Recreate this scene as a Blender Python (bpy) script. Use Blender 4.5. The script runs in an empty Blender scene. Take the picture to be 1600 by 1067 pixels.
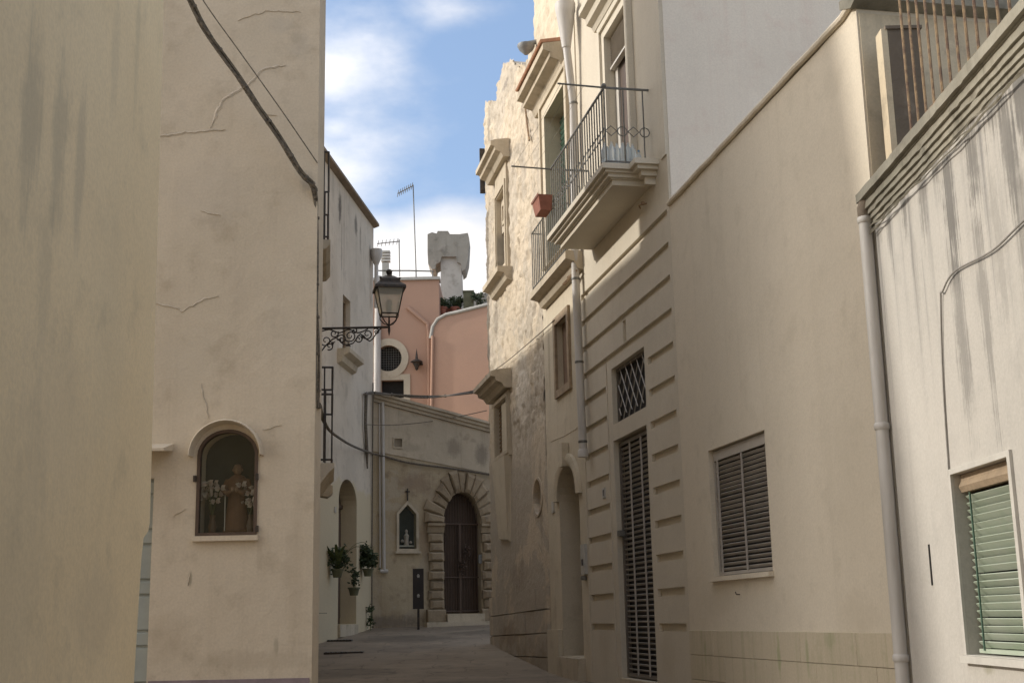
import bpy, bmesh, math, random
from mathutils import Vector, Matrix, noise
random.seed(7)
R = math.radians
sc = bpy.context.scene
col = sc.collection

# ------------------------------------------------------------------ camera
EYE = Vector((0, 0, 1.6))
F = 2000.0; PITCH = R(12.2); ROLL = R(-1.19)
fwd = Vector((0, math.cos(PITCH), math.sin(PITCH)))
_r0 = Vector((1, 0, 0)); _u0 = Vector((0, -math.sin(PITCH), math.cos(PITCH)))
rgt = _r0*math.cos(ROLL) + _u0*math.sin(ROLL)
upv = _u0*math.cos(ROLL) - _r0*math.sin(ROLL)
cam = bpy.data.cameras.new('camera'); camo = bpy.data.objects.new('camera', cam); col.objects.link(camo)
cam.sensor_width = 36; cam.lens = F/1600*36; cam.clip_start = 0.1; cam.clip_end = 3000
m = Matrix((rgt, upv, -fwd)).transposed().to_4x4(); m.translation = EYE
camo.matrix_world = m
sc.camera = camo

def ray(px, py):
    return (fwd*F + rgt*(px-800) - upv*(py-533.5)).normalized()

# ------------------------------------------------------------------ light
SUN_TO = Vector((-1, .082, .48)).normalized()
EL = math.asin(SUN_TO.z); AZ = math.atan2(SUN_TO.x, SUN_TO.y)
w = bpy.data.worlds.new('World'); sc.world = w; w.use_nodes = True
nt = w.node_tree; nt.nodes.clear()
def wn(t, **k):
    n = nt.nodes.new(t)
    for a, b in k.items(): setattr(n, a, b)
    return n
out = wn('ShaderNodeOutputWorld'); bg = wn('ShaderNodeBackground'); bg.inputs['Strength'].default_value = .15
nt.links.new(bg.outputs[0], out.inputs[0])
sky = wn('ShaderNodeTexSky', sky_type='NISHITA', sun_disc=False, sun_elevation=EL, sun_rotation=AZ % (2*math.pi),
         altitude=50, air_density=1.0, dust_density=1.5, ozone_density=1.4)
tc = wn('ShaderNodeTexCoord')
def wmath(op, a, b=None, c=None, clamp=False):
    n = wn('ShaderNodeMath', operation=op); n.use_clamp = clamp
    for i, x in enumerate((a, b, c)):
        if x is None: continue
        if isinstance(x, (int, float)): n.inputs[i].default_value = x
        else: nt.links.new(x, n.inputs[i])
    return n.outputs[0]
nz = wn('ShaderNodeTexNoise'); nz.inputs['Scale'].default_value = 7; nz.inputs['Detail'].default_value = 9; nz.inputs['Roughness'].default_value = .55
mpw = wn('ShaderNodeMapping'); mpw.inputs['Scale'].default_value = (1, 1, 1.8)
nt.links.new(tc.outputs['Generated'], mpw.inputs[0]); nt.links.new(mpw.outputs[0], nz.inputs['Vector'])
nz2 = wn('ShaderNodeTexNoise'); nz2.inputs['Scale'].default_value = 2.3; nz2.inputs['Detail'].default_value = 6
nt.links.new(mpw.outputs[0], nz2.inputs['Vector'])
def blob(px, py, sx, sy, amt):
    d = ray(px, py)
    s = wn('ShaderNodeVectorMath', operation='SUBTRACT'); s.inputs[1].default_value = d
    nt.links.new(tc.outputs['Generated'], s.inputs[0])
    q = wn('ShaderNodeVectorMath', operation='MULTIPLY'); q.inputs[1].default_value = (1/sx, 1/sx, 1/sy)
    nt.links.new(s.outputs[0], q.inputs[0])
    l = wn('ShaderNodeVectorMath', operation='LENGTH'); nt.links.new(q.outputs[0], l.inputs[0])
    return wmath('MULTIPLY', wmath('SUBTRACT', 1, l.outputs['Value'], clamp=True), amt)
bl = [blob(525, 115, .085, .07, .72), blob(575, 90, .04, .045, .45), blob(530, 200, .06, .035, .4), blob(725, 15, .06, .022, .6),
      blob(700, 425, .13, .060, 2.0), blob(590, 400, .08, .045, 1.4), blob(1500, 300, .2, .12, 1.0), blob(300, 250, .2, .1, 1.0),
      blob(520, 200, .05, .03, .6)]
acc = bl[0]
for b in bl[1:]: acc = wmath('MAXIMUM', acc, b)
gen = wmath('SUBTRACT', wmath('MULTIPLY', wmath('SUBTRACT', nz2.outputs[0], .36, clamp=True), 4.5), blob(640, 190, .32, .26, 2.2))
acc = wmath('MAXIMUM', acc, gen)
cl = wmath('ADD', acc, wmath('MULTIPLY', wmath('SUBTRACT', nz.outputs[0], .55), 1.9))
mr = wn('ShaderNodeMapRange', interpolation_type='SMOOTHSTEP')
mr.inputs['From Min'].default_value = .05; mr.inputs['From Max'].default_value = 1.15; mr.inputs['To Max'].default_value = .9
nt.links.new(cl, mr.inputs['Value'])
veil = wn('ShaderNodeMix', data_type='RGBA'); veil.inputs['Factor'].default_value = .40
nt.links.new(sky.outputs[0], veil.inputs[6]); veil.inputs[7].default_value = (2.2, 3.15, 4.9, 1)
mx = wn('ShaderNodeMix', data_type='RGBA'); nt.links.new(mr.outputs[0], mx.inputs['Factor'])
nt.links.new(veil.outputs[2], mx.inputs[6]); 
dt = wn('ShaderNodeVectorMath', operation='DOT_PRODUCT'); dt.inputs[1].default_value = SUN_TO; nt.links.new(tc.outputs['Generated'], dt.inputs[0])
gain = wmath('ADD', 1, wmath('MULTIPLY', wmath('POWER', wmath('MAXIMUM', dt.outputs['Value'], 0), 1.5), 3.4))
cs = wn('ShaderNodeVectorMath', operation='SCALE'); cs.inputs[0].default_value = (4.3, 4.1, 3.9); nt.links.new(gain, cs.inputs['Scale'])
nt.links.new(cs.outputs[0], mx.inputs[7])
nt.links.new(mx.outputs[2], bg.inputs['Color'])
sun = bpy.data.lights.new('sun', 'SUN'); sun.energy = 2.2; sun.angle = R(1.6); sun.color = (1, .95, .87)
suno = bpy.data.objects.new('sun', sun); col.objects.link(suno); suno.location = (-30, 10, 30)
suno.rotation_euler = SUN_TO.to_track_quat('Z', 'Y').to_euler()
vs = sc.view_settings; vs.view_transform = 'Standard'; vs.look = 'None'; vs.gamma = 1; vs.use_curve_mapping = False
vs.exposure = 0.42
sc.cycles.max_bounces = 10; sc.cycles.diffuse_bounces = 6

# ------------------------------------------------------------------ materials
def mk(name):
    m_ = bpy.data.materials.new(name); m_.use_nodes = True
    t = m_.node_tree; b = t.nodes['Principled BSDF']
    return m_, t, b
class NT:
    def __init__(s, t): s.t = t
    def n(s, ty, **k):
        n = s.t.nodes.new(ty)
        for a, b in k.items(): setattr(n, a, b)
        return n
    def set(s, sock, x):
        if hasattr(x, 'is_linked'): s.t.links.new(x, sock)
        else: sock.default_value = x
    def math(s, op, a, b=None, clamp=False):
        n = s.n('ShaderNodeMath', operation=op); n.use_clamp = clamp
        s.set(n.inputs[0], a)
        if b is not None: s.set(n.inputs[1], b)
        return n.outputs[0]
    def noise(s, vec, scale, det=5, rough=.55, dist=0):
        n = s.n('ShaderNodeTexNoise'); n.inputs['Scale'].default_value = scale; n.inputs['Detail'].default_value = det
        n.inputs['Roughness'].default_value = rough; n.inputs['Distortion'].default_value = dist
        s.t.links.new(vec, n.inputs['Vector']); return n.outputs[0]
    def mapr(s, v, a, b, c=0, d=1, smooth=True):
        n = s.n('ShaderNodeMapRange', interpolation_type='SMOOTHSTEP' if smooth else 'LINEAR')
        s.set(n.inputs['Value'], v)
        for k, x in zip(('From Min', 'From Max', 'To Min', 'To Max'), (a, b, c, d)): n.inputs[k].default_value = x
        return n.outputs[0]
    def mix(s, f, a, b, mode='MIX'):
        n = s.n('ShaderNodeMix', data_type='RGBA', blend_type=mode)
        s.set(n.inputs['Factor'], f)
        for i, x in ((6, a), (7, b)):
            if isinstance(x, tuple): n.inputs[i].default_value = (*x[:3], 1)
            else: s.t.links.new(x, n.inputs[i])
        return n.outputs[2]
    def scale(s, vec, sc_):
        n = s.n('ShaderNodeMapping'); n.inputs['Scale'].default_value = sc_; s.t.links.new(vec, n.inputs[0]); return n.outputs[0]

def plaster(name, c1, c2, stain=(.25, .22, .18), streak=0.0, top=None, length=3.0, blot=.25, bump=.25, rough=.9,
            low=None, low_c=None, patch=None, patch_c=None, seed=0, fine=1.0, grime=None):
    m_, t, b = mk(name); N_ = NT(t)
    geo = N_.n('ShaderNodeNewGeometry'); pos = geo.outputs['Position']
    mp = N_.n('ShaderNodeMapping'); mp.inputs['Location'].default_value = (seed*3.7, seed*1.3, seed*2.1); t.links.new(pos, mp.inputs[0]); pos2 = mp.outputs[0]
    big = N_.noise(pos2, .55, 4, .6); mid = N_.noise(pos2, 3.0, 6, .6); fin = N_.noise(pos2, 45*fine, 4, .6)
    c = N_.mix(N_.mapr(big, .35, .68), c1, c2)
    # blotches
    c = N_.mix(N_.math('MULTIPLY', N_.mapr(mid, .52, .75), blot), c, stain)
    c = N_.mix(N_.mapr(N_.noise(pos2, 1.4, 8, .7, .6), .56, .72, 0, blot*.7), c, tuple(x*.75 for x in c2))
    sep = N_.n('ShaderNodeSeparateXYZ'); t.links.new(geo.outputs['Position'], sep.inputs[0]); z = sep.outputs['Z']
    if low is not None:
        zz = N_.math('ADD', z, N_.math('MULTIPLY', N_.math('SUBTRACT', N_.noise(pos2, .9, 5, .6), .5), .9))
        c = N_.mix(N_.mapr(zz, low-.06, low+.06, 1, 0), c, low_c)
    if patch is not None:
        p = N_.mapr(N_.noise(pos2, patch, 8, .68, .8), .5, .56)
        c = N_.mix(p, c, patch_c)
    if streak:
        s1 = N_.noise(N_.scale(pos2, (7, 7, .22)), 1, 5, .6)
        s2 = N_.noise(N_.scale(pos2, (48, 48, .6)), 1, 6, .7)
        s3 = N_.noise(N_.scale(pos2, (1.3, 1.3, .2)), 1, 3, .5)
        s = N_.math('MULTIPLY', N_.mapr(s1, .46, .72), N_.mapr(s2, .3, .7, .3, 1))
        s = N_.math('MULTIPLY', s, N_.mapr(s3, .4, .62, .15, 1))
        if top is not None:
            zt = N_.math('ADD', z, N_.math('MULTIPLY', N_.math('SUBTRACT', s1, .5), length*1.2))
            s = N_.math('MULTIPLY', s, N_.mapr(zt, top-length, top, .12, 1))
        c = N_.mix(N_.math('MULTIPLY', s, streak, True), c, stain)
    if grime is not None:   # irregular rising damp stains
        gz = N_.math('ADD', z, N_.math('MULTIPLY', N_.math('SUBTRACT', N_.noise(pos2, 1.7, 7, .65), .5), 2.6))
        c = N_.mix(N_.mapr(gz, grime-.5, grime+.5, .55, 0), c, stain)
    c = N_.mix(N_.mapr(fin, .3, .7, .0, .10), c, (.05, .045, .035))
    t.links.new(c, b.inputs['Base Color']); b.inputs['Roughness'].default_value = rough
    b.inputs['Specular IOR Level'].default_value = .2
    h = N_.math('ADD', N_.math('MULTIPLY', mid, 1.0), N_.math('MULTIPLY', fin, .05))
    h = N_.math('ADD', h, N_.math('MULTIPLY', N_.noise(pos2, 11, 4, .6), .35))
    bp = N_.n('ShaderNodeBump'); bp.inputs['Strength'].default_value = bump; bp.inputs['Distance'].default_value = .04
    t.links.new(h, bp.inputs['Height']); t.links.new(bp.outputs[0], b.inputs['Normal'])
    return m_

def add_spots(mat, spots, sw=.9):
    t = mat.node_tree; N_ = NT(t); b = t.nodes['Principled BSDF']
    geo = N_.n('ShaderNodeNewGeometry'); pos = geo.outputs['Position']
    w1 = N_.noise(pos, 5, 5, .7)
    streaks_ = N_.noise(N_.scale(pos, (42, 42, .8)), 1, 7, .7)
    for (p, rx, rz, st, c) in spots:
        src = b.inputs['Base Color'].links[0].from_socket
        s_ = N_.n('ShaderNodeVectorMath', operation='SUBTRACT'); t.links.new(pos, s_.inputs[0]); s_.inputs[1].default_value = p
        q = N_.n('ShaderNodeVectorMath', operation='MULTIPLY'); t.links.new(s_.outputs[0], q.inputs[0]); q.inputs[1].default_value = (1/rx, 1/rx, 1/rz)
        l = N_.n('ShaderNodeVectorMath', operation='LENGTH'); t.links.new(q.outputs[0], l.inputs[0])
        v = N_.math('ADD', l.outputs['Value'], N_.math('MULTIPLY', N_.math('SUBTRACT', w1, .5), 1.3))
        v = N_.math('ADD', v, N_.math('MULTIPLY', N_.math('SUBTRACT', streaks_, .5), sw))
        m_ = N_.mapr(v, .35, 1.05, st, 0)
        t.links.new(N_.mix(m_, src, c), b.inputs['Base Color'])

def simple(name, c, rough=.6, metal=0, var=.25, scale=6, bump=0, c2=None, streaky=False, spec=.4):
    m_, t, b = mk(name); N_ = NT(t)
    geo = N_.n('ShaderNodeNewGeometry'); pos = geo.outputs['Position']
    if streaky: pos = N_.scale(pos, (1, 1, .15))
    f = N_.mapr(N_.noise(pos, scale, 6, .65), .35, .68)
    cc = N_.mix(f, c, c2 if c2 else tuple(x*(1-var) for x in c))
    t.links.new(cc, b.inputs['Base Color']); b.inputs['Roughness'].default_value = rough; b.inputs['Metallic'].default_value = metal
    b.inputs['Specular IOR Level'].default_value = spec
    if bump:
        bp = N_.n('ShaderNodeBump'); bp.inputs['Strength'].default_value = bump; bp.inputs['Distance'].default_value = .02
        t.links.new(N_.noise(pos, scale*5, 5, .6), bp.inputs['Height']); t.links.new(bp.outputs[0], b.inputs['Normal'])
    return m_

M = {}
M['near_left'] = plaster('yellowish_plaster', (.90, .75, .50), (.84, .69, .45), stain=(.50, .43, .30), streak=.16, blot=.34, bump=.12, seed=1)
M['shrine_wall'] = plaster('grey_cream_plaster', (.64, .55, .425), (.575, .495, .38), stain=(.36, .29, .20), streak=.2, blot=.40, bump=.30, seed=2)
M['c_wall'] = plaster('white_and_cream_wash', (.66, .585, .48), (.56, .49, .395), stain=(.22, .18, .14), streak=.6, top=12.0, length=2.2, blot=.35, bump=.35, seed=3, low=5.0, low_c=(.62, .53, .37))
M['d_wall'] = plaster('worn_ochre_plaster', (.50, .415, .285), (.41, .33, .22), stain=(.18, .13, .09), streak=.35, blot=.55, bump=.5, seed=4, patch=1.1, patch_c=(.44, .37, .27))
M['d_top'] = plaster('weathered_white_wash', (.58, .50, .38), (.49, .42, .32), stain=(.25, .20, .15), streak=.5, top=6.3, length=1.5, blot=.45, bump=.4, seed=5)
M['pink'] = plaster('salmon_pink_plaster', (.50, .315, .225), (.46, .295, .215), stain=(.40, .25, .18), streak=.2, blot=.15, bump=.12, seed=6)
M['rooftop_white'] = plaster('greyed_roof_whitewash', (.52, .50, .45), (.42, .40, .35), stain=(.22, .20, .16), streak=.4, blot=.5, bump=.4, seed=7)
M['old_stone'] = plaster('eroded_tufa', (.53, .46, .365), (.44, .38, .30), stain=(.27, .21, .14), streak=.35, blot=.5, bump=.9, seed=8, low=4.6, low_c=(.46, .40, .32), fine=.6, patch=.55, patch_c=(.58, .49, .37), grime=1.0)
M['stone_trim'] = plaster('carved_tufa_trim', (.58, .50, .38), (.44, .375, .28), stain=(.16, .13, .09), streak=.3, blot=.45, bump=.5, seed=9)
M['arch_stone'] = plaster('rusticated_ochre_stone', (.40, .32, .22), (.29, .225, .15), stain=(.12, .09, .065), streak=.4, blot=.7, bump=.9, seed=29)
M['cap_grey'] = plaster('weathered_chimney_cap', (.38, .36, .31), (.27, .25, .21), stain=(.14, .13, .11), streak=.5, blot=.7, bump=.6, seed=28)
M['m_wall'] = plaster('sandy_cream_plaster', (.64, .56, .43), (.57, .50, .38), stain=(.30, .24, .16), streak=.3, blot=.3, bump=.3, seed=10)
M['m_rough'] = plaster('crumbling_stone_wash', (.66, .56, .42), (.54, .45, .33), stain=(.24, .19, .13), streak=.3, blot=.6, bump=.8, seed=11)
M['facade'] = plaster('smooth_cream_render', (.63, .565, .455), (.59, .525, .42), stain=(.44, .38, .28), streak=.28, blot=.26, bump=.16, seed=12)
M['balcony_white'] = plaster('painted_balcony_stone', (.65, .59, .48), (.61, .55, .45), stain=(.38, .32, .24), streak=.15, blot=.12, bump=.08, seed=13)
M['gable'] = plaster('grey_gable_render', (.79, .72, .62), (.75, .685, .59), stain=(.60, .38, .32), streak=.2, blot=.22, bump=.14, seed=14)
M['a_wall'] = plaster('beige_render', (.68, .60, .475), (.645, .57, .45), stain=(.44, .38, .28), streak=.22, blot=.26, bump=.16, seed=15)
M['a_side'] = plaster('ochre_side_render', (.66, .56, .40), (.56, .46, .32), stain=(.20, .17, .13), streak=.5, blot=.5, bump=.4, seed=16)
M['n_wall'] = plaster('streaked_whitewash', (.53, .495, .44), (.49, .46, .41), stain=(.15, .145, .145), streak=1.5, top=5.1, length=1.8, blot=.12, bump=.25, seed=17)
M['n_cornice'] = plaster('grimy_cornice', (.38, .35, .28), (.22, .205, .165), stain=(.10, .09, .07), streak=.6, blot=.8, bump=.6, seed=18)
M['pier'] = plaster('blackened_pier', (.24, .19, .14), (.14, .115, .09), stain=(.4, .34, .27), streak=.3, blot=.5, bump=.6, seed=19)
M['tile'] = plaster('limestone_dado', (.58, .50, .37), (.52, .45, .33), stain=(.26, .26, .13), streak=.55, blot=.25, bump=.15, seed=20)
M['street'] = plaster('worn_street_stone', (.32, .265, .20), (.245, .20, .15), stain=(.08, .07, .055), blot=.6, bump=.5, rough=.75, seed=21)
M['dark'] = simple('dark_interior', (.02, .017, .014), .8)
M['brown_wood'] = simple('dark_brown_wood', (.10, .065, .045), .5, scale=9, streaky=True, bump=.3)
M['window_brown'] = simple('faded_brown_board', (.20, .13, .085), .7, scale=7, streaky=True, bump=.3)
M['trim_wood'] = simple('dusty_tan_wood', (.36, .27, .18), .7, scale=8, bump=.3)
M['iron'] = simple('black_wrought_iron', (.035, .032, .03), .55, .3, scale=20, c2=(.08, .06, .045))
M['grey_iron'] = simple('grey_painted_iron', (.13, .13, .12), .5, .3, scale=20, c2=(.20, .19, .17))
M['rust'] = simple('rusty_iron', (.36, .25, .14), .8, .1, scale=14, c2=(.16, .10, .07), bump=.4)
M['pipe'] = simple('pale_grey_pipe', (.56, .53, .49), .5, scale=5, c2=(.44, .41, .37), streaky=True)
M['zinc'] = simple('dull_zinc', (.26, .27, .27), .6, .3, scale=6)
M['louvre'] = simple('taupe_aluminium', (.44, .40, .35), .45, scale=4, var=.15)
M['louvre_dark'] = simple('dark_metal_slats', (.16, .135, .11), .4, scale=4, var=.15)
M['green'] = simple('green_shutter_paint', (.37, .43, .325), .7, scale=3, c2=(.43, .47, .38))
M['green_dark'] = simple('dark_green_shutter', (.07, .13, .09), .6, scale=5)
M['blue_grey'] = simple('blue_grey_roller', (.34, .36, .33), .5, scale=3, var=.12)
M['cable'] = simple('black_cable', (.085, .072, .058), .8, scale=30, c2=(.20, .17, .13))
M['cable_pale'] = simple('painted_cable', (.30, .28, .25), .8, scale=10)
M['terracotta'] = simple('terracotta', (.34, .14, .095), .8, scale=10, bump=.2)
M['roof_tile'] = simple('terracotta_roof_tile', (.50, .26, .16), .85, scale=8, bump=.3)
M['leaf'] = simple('leaf_green', (.030, .045, .016), .7, scale=12, c2=(.06, .08, .03))
M['leaf_dry'] = simple('long_leaf', (.07, .10, .03), .55, scale=8, c2=(.12, .14, .05))
M['petal'] = simple('white_silk_petals', (.46, .43, .38), .8, scale=30, c2=(.50, .38, .35))
M['robe'] = simple('brown_habit', (.13, .07, .04), .9, scale=8)
M['skin'] = simple('painted_plaster_skin', (.22, .14, .09), .7, scale=10)
M['niche'] = simple('blue_green_niche', (.045, .06, .055), .9, scale=4)
M['white'] = simple('white_paint', (.58, .55, .49), .5, scale=6, var=.12)
M['plate'] = simple('ceramic_number_plate', (.5, .48, .44), .3, scale=8, var=.15)
M['ink'] = simple('faded_black_lettering', (.10, .09, .09), .6)
M['crack'] = simple('crack_filler', (.46, .395, .305), .95, scale=9, bump=.5, c2=(.60, .52, .41))
M['mauve'] = simple('mauve_skirting', (.28, .22, .23), .8, scale=5)
M['sign'] = simple('black_sign_panel', (.025, .018, .016), .35, scale=4)
M['olive'] = simple('olive_box', (.14, .14, .08), .7, scale=6)

def glass_mat(name, tint, fac):
    m_, t, b = mk(name); t.nodes.remove(b)
    o = t.nodes['Material Output']; tr = t.nodes.new('ShaderNodeBsdfTransparent'); gl = t.nodes.new('ShaderNodeBsdfGlossy')
    tr.inputs[0].default_value = (*tint, 1); gl.inputs['Roughness'].default_value = .05
    mx_ = t.nodes.new('ShaderNodeMixShader'); mx_.inputs[0].default_value = fac
    t.links.new(tr.outputs[0], mx_.inputs[1]); t.links.new(gl.outputs[0], mx_.inputs[2]); t.links.new(mx_.outputs[0], o.inputs[0])
    return m_
M['glass'] = glass_mat('thin_window_glass', (.85, .88, .84), .05)
M['lamp_glass'] = glass_mat('dusty_lamp_glass', (.62, .60, .53), .15)
def frosted():
    m_, t, b = mk('frosted_lamp_glass')
    b.inputs['Base Color'].default_value = (.78, .74, .62, 1); b.inputs['Roughness'].default_value = .45
    b.inputs['Transmission Weight'].default_value = .55; b.inputs['IOR'].default_value = 1.1
    b.inputs['Alpha'].default_value = .8
    return m_
M['frost'] = frosted()
def clearplastic():
    m_, t, b = mk('clear_bottle_plastic')
    b.inputs['Base Color'].default_value = (.80, .86, .88, 1); b.inputs['Roughness'].default_value = .15
    b.inputs['Transmission Weight'].default_value = .6; b.inputs['IOR'].default_value = 1.15
    return m_
M['plastic'] = clearplastic()
M['blue_label'] = simple('blue_plastic', (.12, .28, .45), .4)

def paving(mat):
    t = mat.node_tree; N_ = NT(t); b = t.nodes['Principled BSDF']
    geo = N_.n('ShaderNodeNewGeometry'); pos = geo.outputs['Position']
    nzv = N_.n('ShaderNodeTexNoise'); nzv.inputs['Scale'].default_value = 1.6; nzv.inputs['Detail'].default_value = 4; t.links.new(pos, nzv.inputs['Vector'])
    sub = N_.n('ShaderNodeVectorMath', operation='MULTIPLY_ADD'); t.links.new(nzv.outputs['Color'], sub.inputs[0]); sub.inputs[1].default_value = (.5, .5, 0); t.links.new(pos, sub.inputs[2])
    br = N_.n('ShaderNodeTexBrick'); t.links.new(sub.outputs[0], br.inputs['Vector'])
    br.inputs['Scale'].default_value = 1; br.inputs['Brick Width'].default_value = 1.35; br.inputs['Row Height'].default_value = .8; br.inputs['Mortar Size'].default_value = .018; br.inputs['Mortar Smooth'].default_value = .4
    br.inputs['Color1'].default_value = (1.08, 1.06, 1.02, 1); br.inputs['Color2'].default_value = (.72, .72, .72, 1); br.inputs['Mortar'].default_value = (.30, .29, .27, 1)
    src = b.inputs['Base Color'].links[0].from_socket
    t.links.new(N_.mix(.38, src, br.outputs['Color'], 'MULTIPLY'), b.inputs['Base Color'])
    old = b.inputs['Normal'].links[0].from_socket
    bp = N_.n('ShaderNodeBump'); bp.inputs['Strength'].default_value = .6; bp.inputs['Distance'].default_value = .02; bp.invert = True
    t.links.new(br.outputs['Fac'], bp.inputs['Height']); t.links.new(old, bp.inputs['Normal']); t.links.new(bp.outputs[0], b.inputs['Normal'])
paving(M['street'])

# ------------------------------------------------------------------ building blocks
WL = {}
def tag(o, label=None, cat=None, group=None, kind=None):
    for k, v in (('label', label), ('category', cat), ('group', group), ('kind', kind)):
        if v: o[k] = v
    return o
def thing(name, label, cat, loc, group=None):
    o = bpy.data.objects.new(name, None); col.objects.link(o); o.empty_display_size = .2
    o.location = Vector(loc); WL[o.name] = Vector(loc)
    return tag(o, label, cat, group)
def place(o, loc, parent):
    loc = Vector(loc); WL[o.name] = loc
    if parent is not None:
        o.parent = parent; o.location = loc - WL[parent.name]
    else: o.location = loc
    return o
class MB:
    def __init__(s): s.v = []; s.f = []
    def add(s, vs_, fs):
        k = len(s.v); s.v += [Vector(q) for q in vs_]; s.f += [tuple(i+k for i in f) for f in fs]; return s
    def hexa(s, q):   # 8 points: bottom loop 0-3, top loop 4-7
        return s.add(q, [(0, 3, 2, 1), (4, 5, 6, 7), (0, 1, 5, 4), (1, 2, 6, 5), (2, 3, 7, 6), (3, 0, 4, 7)])
    def box(s, a, b):
        x0, y0, z0 = a; x1, y1, z1 = b
        return s.hexa([(x0, y0, z0), (x1, y0, z0), (x1, y1, z0), (x0, y1, z0), (x0, y0, z1), (x1, y0, z1), (x1, y1, z1), (x0, y1, z1)])
    def wbox(s, W, u0, u1, z0, z1, o0, o1):
        p = W.pt
        return s.hexa([p(u0, z0, o0), p(u1, z0, o0), p(u1, z0, o1), p(u0, z0, o1), p(u0, z1, o0), p(u1, z1, o0), p(u1, z1, o1), p(u0, z1, o1)])
    def pillow(s, W, quad, o0, o1, ins=.2):   # quad: four (u,z); raised face inset
        cu = sum(q[0] for q in quad)/4; cz = sum(q[1] for q in quad)/4
        a = [W.pt(u, z, o0) for u, z in quad]; b = [W.pt(u, z, o0+(o1-o0)*.6) for u, z in quad]
        c = [W.pt(u+(cu-u)*ins, z+(cz-z)*ins, o1) for u, z in quad]
        fs = [(8, 9, 10, 11)]
        for i in range(4):
            j = (i+1) % 4; fs += [(i, j, j+4, i+4), (i+4, j+4, j+8, i+8)]
        return s.add(a+b+c, fs)
    def prof(s, W, u0, u1, pr, du0=0, du1=0):   # profile polygon (o,z) swept along u (mitred by offset if du given)
        n = len(pr)
        a = [W.pt(u0 - du0*o, z, o) for o, z in pr]; b = [W.pt(u1 + du1*o, z, o) for o, z in pr]
        fs = [tuple(range(n)), tuple(range(2*n-1, n-1, -1))]
        fs += [(i, (i+1) % n, (i+1) % n+n, i+n) for i in range(n)]
        return s.add(a+b, fs)
    def tube(s, pts, r, n=6, cap=True):
        pts = [Vector(p) for p in pts]; rr = r if isinstance(r, (list, tuple)) else [r]*len(pts)
        rings = []; prev = None
        for i, p in enumerate(pts):
            d = (pts[min(i+1, len(pts)-1)] - pts[max(i-1, 0)])
            if d.length < 1e-9: d = Vector((0, 0, 1))
            d.normalize()
            if prev is None:
                a = d.cross(Vector((0, 0, 1)) if abs(d.z) < .9 else Vector((1, 0, 0))).normalized()
            else:
                a = (prev - d*prev.dot(d))
                a = a.normalized() if a.length > 1e-6 else d.orthogonal().normalized()
            prev = a; b = d.cross(a)
            rings.append([p + (a*math.cos(2*math.pi*k/n) + b*math.sin(2*math.pi*k/n))*rr[i] for k in range(n)])
        vs_ = [q for ring in rings for q in ring]; fs = []
        for i in range(len(pts)-1):
            for k in range(n): fs.append((i*n+k, i*n+(k+1) % n, (i+1)*n+(k+1) % n, (i+1)*n+k))
        if cap: fs += [tuple(range(n-1, -1, -1)), tuple((len(pts)-1)*n+k for k in range(n))]
        return s.add(vs_, fs)
    def lathe(s, c, pr, n=12, sx=1, sy=1, rot=0):
        c = Vector(c); vs_ = []
        for r, z in pr:
            for k in range(n):
                a = 2*math.pi*k/n + rot
                vs_.append(c + Vector((math.cos(a)*r*sx, math.sin(a)*r*sy, z)))
        fs = []
        for i in range(len(pr)-1):
            for k in range(n): fs.append((i*n+k, i*n+(k+1) % n, (i+1)*n+(k+1) % n, (i+1)*n+k))
        fs += [tuple(range(n-1, -1, -1)), tuple((len(pr)-1)*n+k for k in range(n))]
        return s.add(vs_, fs)
    def ball(s, c, r, n=8, sz=1):
        pr = [(max(.001, r*math.sin(math.pi*i/6)), -r*sz*math.cos(math.pi*i/6)) for i in range(7)]
        return s.lathe(c, pr, n)
    def ring(s, c, r, rt, ax, ay, n=12, nt_=5, closed=True):
        c = Vector(c); k = n+1
        return s.tube([c + ax*math.cos(2*math.pi*i/n)*r + ay*math.sin(2*math.pi*i/n)*r for i in range(k)], rt, nt_)
    def mesh(s, name, mat, origin, smooth=True, recalc=True):
        me = bpy.data.meshes.new(name)
        me.from_pydata([tuple(q-origin) for q in s.v], [], s.f)
        if recalc:
            bm = bmesh.new(); bm.from_mesh(me); bmesh.ops.recalc_face_normals(bm, faces=bm.faces); bm.to_mesh(me); bm.free()
        me.materials.append(mat)
        if smooth:
            me.polygons.foreach_set('use_smooth', [True]*len(me.polygons)); me.set_sharp_from_angle(angle=R(40))
        me.update(); return me
    def org(s):
        xs = [q.x for q in s.v]; ys = [q.y for q in s.v]; zs = [q.z for q in s.v]
        return Vector(((min(xs)+max(xs))/2, (min(ys)+max(ys))/2, min(zs)))
    def build(s, name, mat, parent=None, smooth=True, **tg):
        o_ = s.org(); me = s.mesh(name, mat, o_, smooth)
        o = bpy.data.objects.new(name, me); col.objects.link(o); place(o, o_, parent)
        return tag(o, **tg)
def inst(name, me, loc, parent, rot=None):
    o = bpy.data.objects.new(name, me); col.objects.link(o); place(o, loc, parent)
    if rot: o.rotation_euler = rot
    return o

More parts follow.
